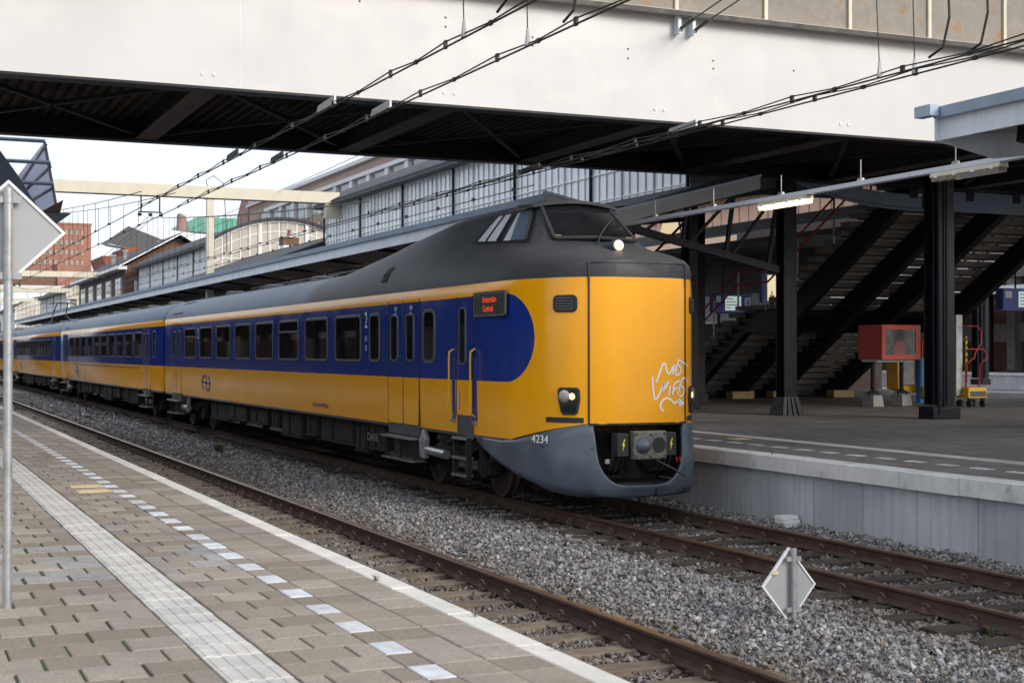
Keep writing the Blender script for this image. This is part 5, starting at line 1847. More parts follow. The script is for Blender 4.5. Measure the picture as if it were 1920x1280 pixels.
# ------------------------------------------------------------------ stairs from the bridge to the far platform
stt = thing('staircase', 'wide open staircase with concrete treads and dark steel stringers', 'staircase', (25.6, 34, .76))
TRD = MB().chbox(22.5 - 25.7, 28.9 - 25.7, -.19, .19, -.13, 0, .01).box(22.75 - 25.7, 28.7 - 25.7, .17, .185, -.165, -.131).mesh('tread', MT['tread'])
GO, RI = .36, .2
zl, yl = 3.52, 34.75
lower = []
for i in range(1, 14):
    place('tread', TRD, (25.7, yl + GO * i - .02, zl - RI * i), stt)
MB().chbox(22.5, 28.9, 33.25, 34.92, zl - .12, zl, .01).build('landing', MT['tread'], stt)
for i in range(1, 16):
    place('tread', TRD, (25.7, 33.25 - GO * i + .16, zl + RI * i), stt)
for xs_ in (22.95, 24.7, 26.2, 28.5):
    d = .24
    P = [(39.6, .78), (38.15, .78), (34.9, 2.78), (33.0, 2.78), (27.7, 5.95), (27.7, 6.55), (33.2, 3.38), (34.95, 3.38)]
    MB().extr([(xs_ - d / 2, a, b) for a, b in P], (d, 0, 0)).build('stringer', MT['dark_steel'], stt)
    MB().box(xs_ - .6, xs_ + .18, 37.55, 37.95, .765, .985).build('foot_block', MT['wood'], stt)
# hand rails on the camera side
def zstep(y):
    if y > yl: return zl - (y - yl) / GO * RI
    if y > 33.25: return zl
    return zl + (33.25 - y) / GO * RI


for xr in (22.52, 28.9):
    posts = [39.2, 37.6, 36.1, 34.8, 33.4, 31.9, 30.3, 28.8]
    for y in posts:
        MB().tube([(xr, y, zstep(y) - .15), (xr, y, zstep(y) + 1.0)], .03, 8).build('rail_post', MT['galv'], stt)
    for h in (.98, .62):
        MB().tube([(xr - .05, y, zstep(y) + h) for y in (39.4, 38.5, yl, 33.25, 30, 28.0)], .028, 8).build('handrail', MT['red_pipe'], stt)
hz = MB()

# columns
def column(x, y, label, z1, w=.36, kind=0, foot=True, z0=FZ):
    c = thing('steel_column', label, 'column', (x, y, z0), 'steel columns on the far platform')
    m = MB()
    m.box(x - w / 2, x + w / 2, y - w / 2, y - w / 2 + .03, z0 + .3, z1)
    m.box(x - w / 2, x + w / 2, y + w / 2 - .03, y + w / 2, z0 + .3, z1)
    m.box(x - .015, x + .015, y - w / 2 + .03, y + w / 2 - .03, z0 + .3, z1)
    if kind == 1:
        m.box(x + w / 2 + .02, x + w / 2 + .30, y - .12, y + .12, z0 + .25, z1)
        m.tube([(x - .05, y - w / 2 - .07, z0 + .1), (x - .05, y - w / 2 - .07, z1)], .055, 10)
        m.tube([(x + .16, y - w / 2 - .06, z0 + .3), (x + .16, y - w / 2 - .06, z1)], .03, 8)
    m.build('shaft', MT['dark_steel'], c)
    if kind == 0:
        rv = MB()
        for k in range(int((z1 - z0) / .16)):
            for dx in (-w / 2 + .05, w / 2 - .05):
                rv.tube([(x + dx, y - w / 2, z0 + .4 + k * .16), (x + dx, y - w / 2 - .012, z0 + .4 + k * .16)], .016, 5)
        rv.build('rivets', MT['dark_steel'], c)
        b = .29
        t = .19
        v = [(x - b, y - b, z0), (x + b, y - b, z0), (x + b, y + b, z0), (x - b, y + b, z0), (x - t, y - t, z0 + .42), (x + t, y - t, z0 + .42), (x + t, y + t, z0 + .42), (x - t, y + t, z0 + .42)]
        fo = MB().add(v, [(0, 1, 5, 4), (1, 2, 6, 5), (2, 3, 7, 6), (3, 0, 4, 7), (4, 5, 6, 7)])
        for dx in (-.15, .0, .15):
            fo.extr([(x + dx - .02, y - b - .04, z0), (x + dx + .02, y - b - .04, z0), (x + dx * .6 + .02, y - t - .03, z0 + .4), (x + dx * .6 - .02, y - t - .03, z0 + .4)], (0, .1, 0))
        fo.build('foot', MT['dark_steel'], c)
    elif kind == 2:
        MB().box(x - w * .7, x + w * .7, y - w * .7, y + w * .7, z0, z0 + .3).build('foot', MT['dark_steel'], c, bevel=.02)
    else:
        MB().box(x - .24, x + .52, y - .24, y + .24, z0, z0 + .26).build('foot', MT['dark_steel'], c, bevel=.02)
    return c


column(19.03, 27.4, 'riveted dark column with a flared foot in front of the stairs', 6.15, .34, 0)
column(20.88, 24.55, 'thick dark column with downpipes beside the red cabinet', 6.15, .30, 1)
column(18.9, 31.4, 'slim dark column just right of the train nose', 6.2, .26, 2)
column(20.9, 34.4, 'second dark column behind the train nose, with a bracket', 6.2, .34, 2)
column(45.0, 50.0, 'distant dark column under the blue departure boards', 6.2, .4, 1)
# cantilever trusses of the canopy at the columns
for (x, y, lab) in ((19.0, 27.4, 'dark lattice bracket reaching from the riveted column towards the train'), (20.9, 34.4, 'dark lattice bracket behind the train cab roof')):
    tr = thing('lattice_bracket', lab, 'truss', (x, y, 4.1), 'lattice brackets of the canopy')
    A, Bp = Vector((14.3, y, 5.05)), Vector((x - .2, y, 4.08))
    T0, T1 = Vector((14.3, y, 5.25)), Vector((x + .1, y, 5.95))
    for a, b, w in ((A, Bp, .16), (T0, T1, .12)):
        MB().bar(a, b, .14, w).build('chord', MT['dark_steel'], tr)
    prev = T0
    for k in range(1, 5):
        t_ = k / 4
        lo, up = A.lerp(Bp, t_ - .06), T0.lerp(T1, t_ - .06)
        MB().bar(lo, up, .08, .08, (0, 1, 0)).build('strut', MT['dark_steel'], tr)
        MB().bar(A.lerp(Bp, t_ - .28) if k > 1 else A, up, .06, .06, (0, 1, 0)).build('diagonal', MT['dark_steel'], tr)

# curved blue-grey apron of the bridge at the stair opening
ar = thing('curved_apron', 'blue grey curved steel apron under the bridge beside the thick column', 'apron', (21.5, 27.9, 5.8))
v, f = [], []
n = 14
for k in range(n + 1):
    t_ = k / n
    x = 18.9 + 4.3 * t_
    zt, zb_ = 6.14, 5.66 + .75 * (1 - t_) ** 2.4
    zi = zb_ + .36
    v += [(x, 27.72, zb_), (x, 27.72, max(zb_ + .01, min(zt, zi))), (x, 27.80, zb_), (x, 27.80, max(zb_ + .01, min(zt, zi)))]
for k in range(n):
    a = 4 * k
    f += [(a, a + 1, a + 5, a + 4), (a + 2, a + 3, a + 7, a + 6), (a, a + 2, a + 6, a + 4), (a + 1, a + 3, a + 7, a + 5)]
MB().add(v, f).build('plate', MT['bluegrey'], ar, 40)
MB().tube([(18.9 + 4.3 * k / n, 27.70, 5.66 + .75 * (1 - k / n) ** 2.4) for k in range(n + 1)] + [(23.3, 27.7, 5.62), (23.35, 27.7, 5.3)], .04, 8).build('edge_pipe', MT['bluegrey'], ar, 40)
MB().box(23.3, 34, 27.72, 27.8, 5.66, 6.15).build('plate', MT['bluegrey'], ar)
MB().add([(19.2, 30.0, 6.12), (23.2, 30.0, 6.12), (23.2, 30.0, 6.9), (19.2, 30.0, 6.9)], [(0, 1, 2, 3)]).build('rear_plate', MT['bluegrey'], ar)

# lamps hung on a long carrier rail
lamp_rail = thing('lamp_rail', 'long thin white rail carrying the tube lamps under the canopy', 'lamp rail', (14, 20, 4.8))
MB().extr([(13.93, 14.6, 4.79), (14.07, 14.6, 4.79), (14.07, 14.6, 4.86), (13.93, 14.6, 4.86)], (0, 110, 0)).build('rail', MT['fascia_pale'], lamp_rail)
for y in [16.0 + 2.15 * k for k in range(12)]:
    MB().tube([(14.0, y, 4.86), (14.0, y, 5.2)], .008, 5).build('hanger_rod', MT['galv'], lamp_rail)
    MB().extr([(13.96, y - .06, 4.86), (14.04, y - .06, 4.86), (14.015, y - .06, 4.91), (13.985, y - .06, 4.91)], (0, .12, 0)).build('clamp', MT['galv'], lamp_rail)
LG = 'tube lamps under the canopy'
ordn = ['', 'lit tube lamp in front of the riveted column', 'tube lamp just beyond the riveted column']
for i in range(20):
    y = 15.05 + 4.45 * i
    on = i >= 1
    if i == 2: continue
    lab = 'unlit tube lamp at the right under the canopy end' if i == 0 else ('lit tube lamp hanging in front of the riveted column' if i == 1 else 'small lit lamp glinting under the canopy just above the train roof')
    lp_ = thing('tube_lamp', lab, 'lamp', (14.0, y + .7, 4.7), LG)
    MB().extr([(13.91, y, 4.72), (14.09, y, 4.72), (14.07, y, 4.785), (13.93, y, 4.785)], (0, 1.4, 0)).build('housing', MT['cream'], lp_)
    MB().extr([(13.915, y + .02, 4.72), (14.085, y + .02, 4.72), (14.07, y + .02, 4.655), (13.93, y + .02, 4.655)], (0, 1.36, 0)).build('cover', MT['tube_on'] if on else MT['lamp_glass'], lp_)
    for k in range(4):
        MB().box(13.90, 13.915, y + .1 + k * .38, y + .16 + k * .38, 4.70, 4.76).build('latch', MT['white_trim'], lp_)
gl = thing('globe_lamp', 'orange glowing bell lamp hanging behind the stair roof', 'lamp', (24.5, 42.0, 6.4))
MB().tube([(24.5, 42, 6.15), (24.5, 42, 6.5), (24.5, 42, 6.85), (24.5, 42, 6.95)], [.36, .34, .22, .08], 16).build('shade', MT['pinkish'], gl, 50)
MB().tube([(24.42, 41.9, 6.17), (24.42, 41.9, 6.25), (24.42, 41.9, 6.62), (24.42, 41.9, 6.70)], [.22, .345, .26, .1], 16).build('bulb', MT['sign_lit'], gl, 50)
MB().tube([(24.5, 42, 6.95), (24.5, 42, 8.1)], .02, 6).build('cord', MT['black'], gl)
# ------------------------------------------------------------------ platform furniture at the right
cab = thing('red_cabinet', 'red steel cabinet with a dusty window on two concrete footed legs', 'cabinet', (24.8, 30.7, FZ))
z0, z1 = 2.0, 2.93
cr = Matrix.Rotation(math.atan2(.2, 1.44), 3, 'Z')
pv = Vector((24.10, 30.4, 0))
def rotp(m):
    m.v = [tuple(pv + cr @ (Vector(p) - pv)) for p in m.v]
    return m


# plan: left flank turned towards the train, glazed front turned towards the camera
(MB().extr([(23.97, 31.2, z0), (24.10, 30.4, z0), (25.54, 30.6, z0), (25.6, 31.45, z0)], (0, 0, z1 - z0))).build('body', MT['red'], cab, bevel=.012)
fr_ = MB()
fr_.box(24.11, 25.55, 30.375, 30.399, z1 - .13, z1 - .01).box(24.11, 25.55, 30.375, 30.399, z0 + .01, z0 + .13).box(24.11, 24.23, 30.375, 30.399, z0 + .13, z1 - .13).box(25.38, 25.55, 30.375, 30.399, z0 + .13, z1 - .13)
MT['red_front'] = M('red_front', (0.52, 0.075, 0.04), 0.42, 0, 0.1, 2)  # lighter copy of the body red puts the front's light into its colour
rotp(fr_).build('door_frame', MT['red_front'], cab)
MT['dusty_glass'] = M('dusty_glass', (0.075, 0.07, 0.065), .18, 0, .5, 3.0, stain=(.22, .18, .16), stain_lo=.52, stain_hi=.75, stain_scale=3.5)
pane_ = rotp(MB().box(24.23, 25.38, 30.390, 30.3985, z0 + .13, z1 - .13)).build('window', MT['dusty_glass'], cab)
rotp(MB().extr([(24.52, 30.389, z0 + .13), (24.98, 30.389, z0 + .13), (25.02, 30.389, z0 + .35), (24.9, 30.389, z0 + .50), (24.66, 30.389, z0 + .47), (24.54, 30.389, z0 + .33)], (0, .0005, 0))).build('poster_shape', M('poster_pink', (.24, .085, .08), .3, 0, .3, 6), pane_)
for lx in (24.22, 25.30):
    k = MB().extr([(lx - .2, 30.6, FZ), (lx + .2, 30.6, FZ), (lx + .16, 30.64, FZ + .30), (lx - .16, 30.64, FZ + .30)], (0, .4, 0))
    rotp(k).build('footing', MT['concrete'], cab, bevel=.01)
    lg = MB().box(lx - .04, lx + .04, 30.78, 30.86, FZ + .36, z0 - .06)
    lg.extr([(lx - .14, 30.80, FZ + .36), (lx + .14, 30.80, FZ + .36), (lx + .04, 30.80, FZ + .52), (lx - .04, 30.80, FZ + .52)], (0, .03, 0))
    lg.box(lx - .2, lx + .2, 30.70, 30.92, FZ + .335, FZ + .36)
    for dx in (-.16, .16):
        lg.tube([(lx + dx, 30.8, FZ + .28), (lx + dx, 30.8, FZ + .42)], .018, 6)
    rotp(lg).build('leg', MT['dark_steel'], cab)
rotp(MB().box(24.1, 25.5, 30.55, 31.1, z0 - .06, z0 - .001)).build('bearer', MT['galv'], cab)

ct = thing('lift_trolley', 'yellow based trolley with bent red handles and a grey mast beside the column', 'trolley', (26.3, 29.5, FZ))
MB().box(26.0, 26.62, 29.25, 29.75, FZ + .24, FZ + .52).build('base', MT['yellow'], ct, bevel=.02)
MB().box(26.06, 26.58, 29.235, 29.249, FZ + .28, FZ + .42).build('name_plate', MT['frame_grey'], ct)
for wx in (26.08, 26.52):
    MB().tube([(wx - .03, 29.3, FZ + .1), (wx + .03, 29.3, FZ + .1)], .1, 14).build('wheel', MT['rubber'], ct, 40)
    MB().tube([(wx - .03, 29.68, FZ + .1), (wx + .03, 29.68, FZ + .1)], .1, 14).build('wheel', MT['rubber'], ct, 40)
    MB().box(wx - .05, wx + .05, 29.27, 29.33, FZ + .1, FZ + .25).build('fork', MT['dark_steel'], ct)
for pts in ([(26.06, 29.4, FZ + .52), (26.06, 29.38, FZ + 1.12), (26.12, 29.35, FZ + 1.2), (26.27, 29.33, FZ + 1.3), (26.29, 29.33, FZ + 1.42), (26.36, 29.33, FZ + 1.50), (26.5, 29.33, FZ + 1.68), (26.5, 29.33, FZ + 2.0), (26.36, 29.33, FZ + 2.12), (26.04, 29.35, FZ + 2.12)],
            [(26.5, 29.4, FZ + .52), (26.5, 29.38, FZ + 1.1), (26.55, 29.35, FZ + 1.18), (26.68, 29.33, FZ + 1.26), (26.66, 29.33, FZ + 1.42), (26.56, 29.33, FZ + 1.52), (26.36, 29.33, FZ + 1.52), (26.04, 29.35, FZ + 1.52)]):
    MB().tube(pts, .022, 8).build('handle', MT['red_pipe'], ct, 50)
MB().box(25.82, 26.02, 29.5, 29.75, FZ + .3, FZ + 2.42).build('mast', MT['galv'], ct)
MB().box(26.12, 26.17, 29.48, 29.52, FZ + .52, FZ + 1.85).build('striped_post', MT['hazard'], ct)
for k in range(8):
    MB().extr([(26.118, 29.476, FZ + .6 + k * .16), (26.172, 29.476, FZ + .64 + k * .16), (26.172, 29.476, FZ + .72 + k * .16), (26.118, 29.476, FZ + .68 + k * .16)], (0, .002, 0)).build('stripe', MT['black'], ct)

ln_ = thing('platform_lift', 'yellow and red wheelchair lift half hidden behind the thick column', 'lift', (26.3, 31.3, FZ))
MB().extr([(25.62, 31.6, FZ + .42), (25.98, 31.4, FZ + .32), (26.3, 31.4, FZ + .32), (26.3, 31.4, FZ + 1.42), (25.7, 31.6, FZ + 1.36), (25.60, 31.6, FZ + 1.25)], (0, .5, 0)).build('guard', MT['yellow'], ln_, bevel=.02)
MB().extr([(25.66, 31.585, FZ + .55), (26.0, 31.385, FZ + .55), (26.0, 31.385, FZ + 1.22), (25.68, 31.585, FZ + 1.2)], (-.005, -.015, 0)).build('ribbed_panel', MT['galv'], ln_)
MB().box(26.05, 26.2, 31.2, 31.38, FZ + .05, FZ + 1.3).build('blue_post', M('lift_blue', (.03, .17, .36), .5), ln_)
MB().box(26.1, 26.45, 31.05, 31.35, FZ + .2, FZ + .5).build('base', MT['yellow'], ln_, bevel=.02)
MB().tube([(26.26, 31.05, FZ + .1), (26.34, 31.05, FZ + .1)], .1, 12).build('wheel', MT['rubber'], ln_, 40)
MB().tube([(26.12, 31.1, FZ + .5), (26.12, 31.1, FZ + 2.9), (26.16, 31.1, FZ + 3.0), (26.4, 31.1, FZ + 3.0)], .025, 8).build('frame_tube', MT['red_pipe'], ln_, 50)
for k in range(2):
    MB().extr([(26.14, 31.1, FZ + 2.3 + k * .3), (26.32, 31.1, FZ + 2.42 + k * .3), (26.32, 31.1, FZ + 2.62 + k * .3), (26.14, 31.1, FZ + 2.5 + k * .3)], (0, .01, 0)).build('hazard_stripe', MT['hazard'], ln_)
MB().box(26.05, 26.4, 31.12, 31.2, FZ + 1.3, FZ + 1.75).build('panel', MT['red'], ln_)


# departure boards with clock, direction signs
def board(x, y, z, w, label, clock=True, rot=0, s=1.0):
    b = thing('departure_board', label, 'departure board', (x, y, z), 'blue departure boards')
    MB().box(x, x + w, y, y + .35 * s, z, z + .72 * s).build('housing', MT['blue'], b, bevel=.02)
    MB().box(x + w * .28, x + w * .70, y - .012, y - .001, z + .10 * s, z + .62 * s).build('screen', MT['screen'], b)
    for k in range(4):
        MB().box(x + w * .30, x + w * (.42 + .07 * ((k * 3) % 4)), y - .016, y - .0125, z + (.18 + .11 * k) * s, z + (.205 + .11 * k) * s).build('text_line', MT['frame_grey'], b)
    if clock:
        MB().box(x + w * .74, x + w * 1.0, y - .012, y - .001, z + .02, z + .70 * s).build('clock_panel', MT['frame_grey'], b)
        MB().tube([(x + w * .87, y - .013, z + .40 * s), (x + w * .87, y - .03, z + .40 * s)], .17 * s, 20).build('clock', MT['sign_lit'], b, 40)
        MB().bar((x + w * .87, y - .035, z + .40 * s), (x + w * .87, y - .035, z + .52 * s), .015, .02, (0, 1, 0)).bar((x + w * .87, y - .035, z + .40 * s), (x + w * .87 + .09 * s, y - .035, z + .38 * s), .015, .02, (0, 1, 0)).build('clock_hands', MT['black'], b)
    else:
        MB().box(x + w * .80, x + w * .96, y - .012, y - .001, z + .18 * s, z + .58 * s).build('number_field', MT['sign_white'], b)
        text('platform_number', '4', .34 * s, (x + w * .88, y - .016, z + .38 * s), (1, 0, 0), MT['blue'], b)
    MB().box(x + w * .04, x + w * .16, y - .012, y - .001, z + .40 * s, z + .62 * s).build('number_field', MT['sign_white'], b)
    MB().tube([(x + w * .3, y + .2, z + .72 * s), (x + w * .3, y + .2, z + 2.2)], .03, 6).tube([(x + w * .7, y + .2, z + .72 * s), (x + w * .7, y + .2, z + 2.2)], .03, 6).build('hanger', MT['dark_steel'], b)
    return b


board(33.9, 36.5, 3.60, 2.4, 'blue departure board with a round clock at the right edge')
board(36.6, 36.8, 3.66, 1.6, 'blue departure board partly behind the distant column', False)
board(27.6, 44.2, 3.62, 1.6, 'blue departure board showing platform four behind the stair rail', False)
sg_ = thing('direction_sign', 'tall blue sign with a yellow arrow field by the stair landing', 'sign', (29, 42.0, 3.9))
MB().box(28.15, 29.9, 42, 42.15, 3.95, 4.95).build('panel', MT['blue'], sg_)
MB().box(28.38, 28.72, 41.98, 41.999, 4.0, 4.9).build('yellow_field', MT['sign_lit'], sg_)
MB().bar((28.55, 41.97, 4.35), (28.55, 41.97, 4.08), .04, .01, (0, 1, 0)).bar((28.46, 41.97, 4.2), (28.55, 41.97, 4.08), .04, .01, (0, 1, 0)).bar((28.64, 41.97, 4.2), (28.55, 41.97, 4.08), .05, .01, (0, 1, 0)).build('arrow', MT['blue'], sg_)
MB().box(28.9, 29.6, 41.98, 41.999, 4.4, 4.85).build('picture_field', MT['sign_white'], sg_)

wr = thing('waiting_hut', 'low dark waiting room with a pale glazed band behind the stairs', 'waiting room', (35, 70, FZ))
MB().box(34, 36.5, 46, 120, FZ, 3.5).build('wall', MT['brick_dark'], wr)
for k in range(18):
    MB().box(34.0, 34.06, 46 + 4.1 * k, 49.9 + 4.1 * k, 3.52, 4.7).build('pane', MT['hall_glass'], wr)
    MB().box(33.96, 34.1, 49.9 + 4.1 * k, 50.1 + 4.1 * k, FZ, 4.75).build('post', MT['dark_steel'], wr)
MB().box(33.8, 36.7, 45.8, 120, 4.75, 6.28).build('roof_beam', MT['soffit'], wr)
# station buildings across the other tracks, on the platform beyond
pb = thing('platform_building', 'brown boarded station wall with pale concrete posts beyond the other tracks', 'building', (90, 70, FZ))
MB().box(86, 98, 20, 240, FZ, 9.0).build('wall', MT['brick_brown'], pb)
MB().box(85.6, 86, 20, 240, 3.1, 4.6).build('concrete_band', MT['concrete'], pb)
MB().box(84.6, 86, 20, 240, 8.4, 9.2).build('eaves', MT['soffit'], pb)
for k in range(30):
    MB().box(85.2, 85.98, 40 + 4.2 * k, 40.9 + 4.2 * k, FZ, 8.4).build('post', MT['concrete'], pb)
cn = thing('platform_canopy', 'pale grey canopy over the platform beyond, seen between the stairs', 'canopy', (80, 70, 5), 'platform canopies')
MB().box(73, 85, 20, 240, 6.6, 6.8).build('roof', MT['soffit'], cn)
MB().box(72.9, 73.05, 20, 240, 6.4, 6.95).build('fascia', MT['fascia_pale'], cn)
for k in range(24):
    MB().box(76.8, 77.1, 42 + 6 * k, 42.3 + 6 * k, FZ, 6.6).build('post', MT['dark_steel'], cn)
gw = thing('glazed_wall', 'pale blue glazed wall above the far right canopies', 'glazed wall', (100, 90, 10))
MB().box(98, 98.4, 20, 240, 9.2, 12.5).build('glazing', MT['hall_glass'], gw)
for k in range(80):
    MB().box(97.9, 98.0, 40 + 2 * k, 40.12 + 2 * k, 9.2, 12.45).build('glazing_bar', MT['white_trim'], gw)

MB().box(96, 112, 20, 240, 12.5, 30).build('upper_wall', MT['brick_dark'], gw)
# ------------------------------------------------------------------ diamond signs seen from behind
def diamond(label, x, y, zg, z_lo, z_hi, half, pole_r, pole_top, clamp, turn, dx):
    s = thing('diamond_sign', label, 'sign', (x, y, zg), 'diamond signs seen from behind')
    zc = (z_lo + z_hi) / 2
    hh = (z_hi - z_lo) / 2
    t = Vector((math.cos(turn), math.sin(turn), 0))
    nrm_ = Vector((t.y, -t.x, 0))                      # towards the camera
    c = Vector((x, y, 0)) - nrm_ * (pole_r + .02) + t * dx
    P = lambda k, d: [c + t * (half * k * a) + Vector((0, 0, zc + hh * k * b)) + nrm_ * d for a, b in ((0, -1), (.05, -.95), (.95, -.05), (1, 0), (.95, .05), (.05, .95), (0, 1), (-.05, .95), (-.95, .05), (-1, 0), (-.95, -.05), (-.05, -.95))]
    pn = MB().extr(P(.985, 0), -nrm_ * .004).build('panel', MT['sign_back'], s)
    k = 12
    o1, i1, o2, i2 = P(1.03, .012), P(.96, .012), P(1.03, -.02), P(.96, .001)
    m = MB().ring(o1, i1).ring(o2, o1).ring(i1, i2)
    m.build('rim', MT['white_trim'], s)
    MB().tube([(x, y, zg - .1), (x, y, pole_top)], pole_r, 16).build('pole', MT['galv'], s, 40)
    if pole_r > .03:
        MB().tube([(x, y, zg - .1), (x, y, zg + 1.15), (x, y, zg + 1.22)], [pole_r * 1.28, pole_r * 1.28, pole_r * 1.02], 16).build('pole_sleeve', MT['galv'], s, 40)
    for zz in clamp:
        cl = MB().tube([(x, y, zz - .022), (x, y, zz + .022)], pole_r * 1.18, 16)
        a = Vector((x, y, zz))
        cl.bar(a - t * pole_r * 2.9, a + t * pole_r * 2.9, .016, .04)
        cl.build('clamp', MT['galv'], s, 40)
    return s


d2 = diamond('small diamond sign on a stub post standing in the ballast', 7.20, 10.26, -.14, -.135, .50, .255, .024, .505, (.415, -.02), R(-4), -.025)
MB().add([(7.0, 10.29, .285), (7.06, 10.285, .285), (7.06, 10.285, .32), (7.0, 10.29, .32)], [(0, 1, 2, 3)]).build('sticker', MT['paper'], d2)
diamond('large diamond sign on a tall galvanised pole at the left edge', .715, 9.19, .64, 2.615, 3.235, .325, .027, 3.19, (3.12, 2.655), R(-6), .0)

# scraps by the far rail and a white junction box on the wall foot
sb = thing('cable_box', 'small white stepped box at the foot of the far platform wall', 'box', (11.25, 16.2, -.15))
for k in range(3):
    MB().box(11.15 - .02 * k, 11.38, 16.05 + .03 * k, 16.32 - .02 * k, -.16 + .05 * k, -.115 + .05 * k).build('layer', MT['white_paint'], sb)

# ------------------------------------------------------------------ blue-grey roof tip with mesh at the left
rt = thing('roof_shell', 'blue grey curved roof tip with tubes and white netting behind the left sign', 'roof', (3, 33, 5))
YS = 33.0
outer = [(1.6, 7.5), (2.0, 7.05), (2.38, 6.62), (2.75, 6.10), (3.05, 5.60), (3.26, 5.30), (3.90, 5.29), (3.55, 5.02), (3.28, 4.82), (2.95, 5.05), (2.62, 5.52), (2.3, 5.98), (1.9, 6.42), (1.6, 6.75)]
MB().extr([(a, YS, b) for a, b in outer], (0, 1.2, 0)).build('shell', MT['bluegrey'], rt)
MB().extr([(3.26, YS - .02, 5.305), (3.72, YS - .02, 5.58), (3.66, YS - .02, 5.30)], (0, .1, 0)).build('tip', MT['brick_brown'], rt)
for (z, x) in ((6.93, 3.38), (6.45, 3.50), (5.98, 3.56)):
    MB().tube([(1.2, YS + .5, z), (x, YS + .5, z)], .045, 10).build('tube', MT['fascia'], rt, 40)
    MB().tube([(x - .02, YS + .44, z - .08), (x + .0, YS + .44, z - .08)], .07, 10).build('tube_end', MT['bluegrey'], rt)
for a, b in (((2.55, 5.45), (3.42, 6.88)), ((2.72, 5.55), (3.52, 6.38)), ((2.85, 5.42), (3.57, 5.90)), ((3.38, 6.93), (3.66, 5.35))):
    MB().tube([(a[0], YS + .6, a[1]), (b[0], YS + .6, b[1])], .035, 8).build('brace_tube', MT['galv'], rt)
for P in ([(2.75, 6.05), (3.38, 6.93), (3.50, 6.45), (2.95, 5.85)], [(2.95, 5.85), (3.50, 6.45), (3.56, 5.98), (3.02, 5.5)], [(3.02, 5.5), (3.56, 5.98), (3.66, 5.3), (3.3, 5.28)]):
    MB().extr([(a, YS + .66, b) for a, b in P], (0, .012, 0)).build('netting', MT['mesh_white'], rt)

# ------------------------------------------------------------------ the town behind
def windows(parent, face, x0, y0, z0, nx, nz, dx, dz, w, h, mat='sky_glass', frame=None, depth=.12):
    """face 'x': wall facing -X at x0, running along Y;  face 'y': wall facing -Y at y0, running along X"""
    if face == 'x':
        fm = MB().box(-.06, .02, -w / 2 - .12, w / 2 + .12, -h / 2 - .12, h / 2 + .12).mesh('window', MT[frame or 'office_white'])
        gm = MB().box(-.10, -.062, -w / 2, w / 2, -h / 2, h / 2).mesh('pane', MT[mat])
    else:
        fm = MB().box(-w / 2 - .12, w / 2 + .12, -.06, .02, -h / 2 - .12, h / 2 + .12).mesh('window', MT[frame or 'office_white'])
        gm = MB().box(-w / 2, w / 2, -.10, -.062, -h / 2, h / 2).mesh('pane', MT[mat])
    for i in range(nx):
        for j in range(nz):
            p = (x0, y0 + dx * i, z0 + dz * j) if face == 'x' else (x0 + dx * i, y0, z0 + dz * j)
            f_ = place('window', fm, p, parent)
            place('pane', gm, p, f_)


ob = thing('office_block', 'tan stone office block with a row of large windows behind the lantern roof', 'building', (55, 150, 0))
MB().box(45, 62, 96, 188, 0, 21.5).build('wall', MT['tan'], ob)
MB().box(44.6, 62.4, 95.6, 188.4, 21.5, 21.9).build('parapet', MT['office_white'], ob)
MB().box(44.8, 60, 80, 138, 21.9, 25.5).build('upper_storey', MT['tan'], ob)
MB().box(44.4, 60.4, 79.6, 140.3, 25.5, 26.0).build('parapet', MT['pinkish'], ob)
windows(ob, 'x', 45, 105, 18.9, 14, 1, 5.7, 3, 3.4, 1.9)
windows(ob, 'x', 45, 104, 15.8, 20, 1, 3.9, 3, 1.2, 2.0, 'sky_glass', 'pinkish')
for k in range(14):
    MB().box(44.6, 45, 101.6 + 5.7 * k, 102.6 + 5.7 * k, 17.6, 20.0).build('pilaster', MT['office_white'], ob)
MB().box(44.5, 45.0, 100, 178, 20.0, 20.4).build('lintel', MT['office_white'], ob)
MB().extr([(45, 188.5, 0), (45, 203, 0), (45, 195, 21.0), (45, 191.5, 23.8), (45, 188.5, 23.8)], (9, 0, 0)).build('sloping_end', MT['pinkish'], ob)
gr_ = thing('copper_roof_building', 'far building with a green copper roof left of the tan block', 'building', (60, 270, 0))
MB().box(52, 76, 262, 285, 0, 24.4).build('wall', MT['office_white'], gr_)
MB().extr([(51, 261, 24.2), (51, 261, 25.2), (53, 261, 26.9), (78, 261, 26.9), (78, 261, 24.2)], (0, 24, 0)).build('roof', MT['copper'], gr_)
for k in range(30):
    MB().bar((51.3 + .9 * k, 260.9, 24.2), (51.3 + .9 * k, 260.9, 26.8 if k > 1 else 25.2), .12, .12, (0, 1, 0)).build('standing_seam', MT['copper'], gr_)
MB().extr([(49.4, 260, 23.6), (51.2, 260, 23.6), (50.6, 260, 26.9), (49.6, 260, 27.4)], (0, 3, 0)).build('fin', MT['pinkish'], gr_)
sw = thing('modern_building', 'modern pale building with a sweeping grey roof beyond the brick gable', 'building', (45, 230, 0))
P = [(30.2, 15.4), (33.6, 17.9), (37, 17.9), (42, 17.3), (47, 16.9), (52, 17.4), (57, 18.2), (62, 18.6), (62, 17.4), (57, 17.0), (52, 16.2), (47, 15.9), (42, 15.9), (37.5, 16.2), (35.5, 14.4), (31.0, 15.1)]
MB().extr([(a, 216, b + 3.0) for a, b in P], (0, 4, 0)).build('roof', MT['fascia_pale'], sw)
MB().extr([(a, 215.9, b + 3.0) for a, b in ((30.2, 15.4), (33.6, 17.9), (38.2, 16.2), (36.5, 14.2))], (0, .1, 0)).build('roof_underside', MT['frame_grey'], sw)
MB().box(37.5, 60, 219, 240, 0, 18.5).build('wall', MT['office_white'], sw)
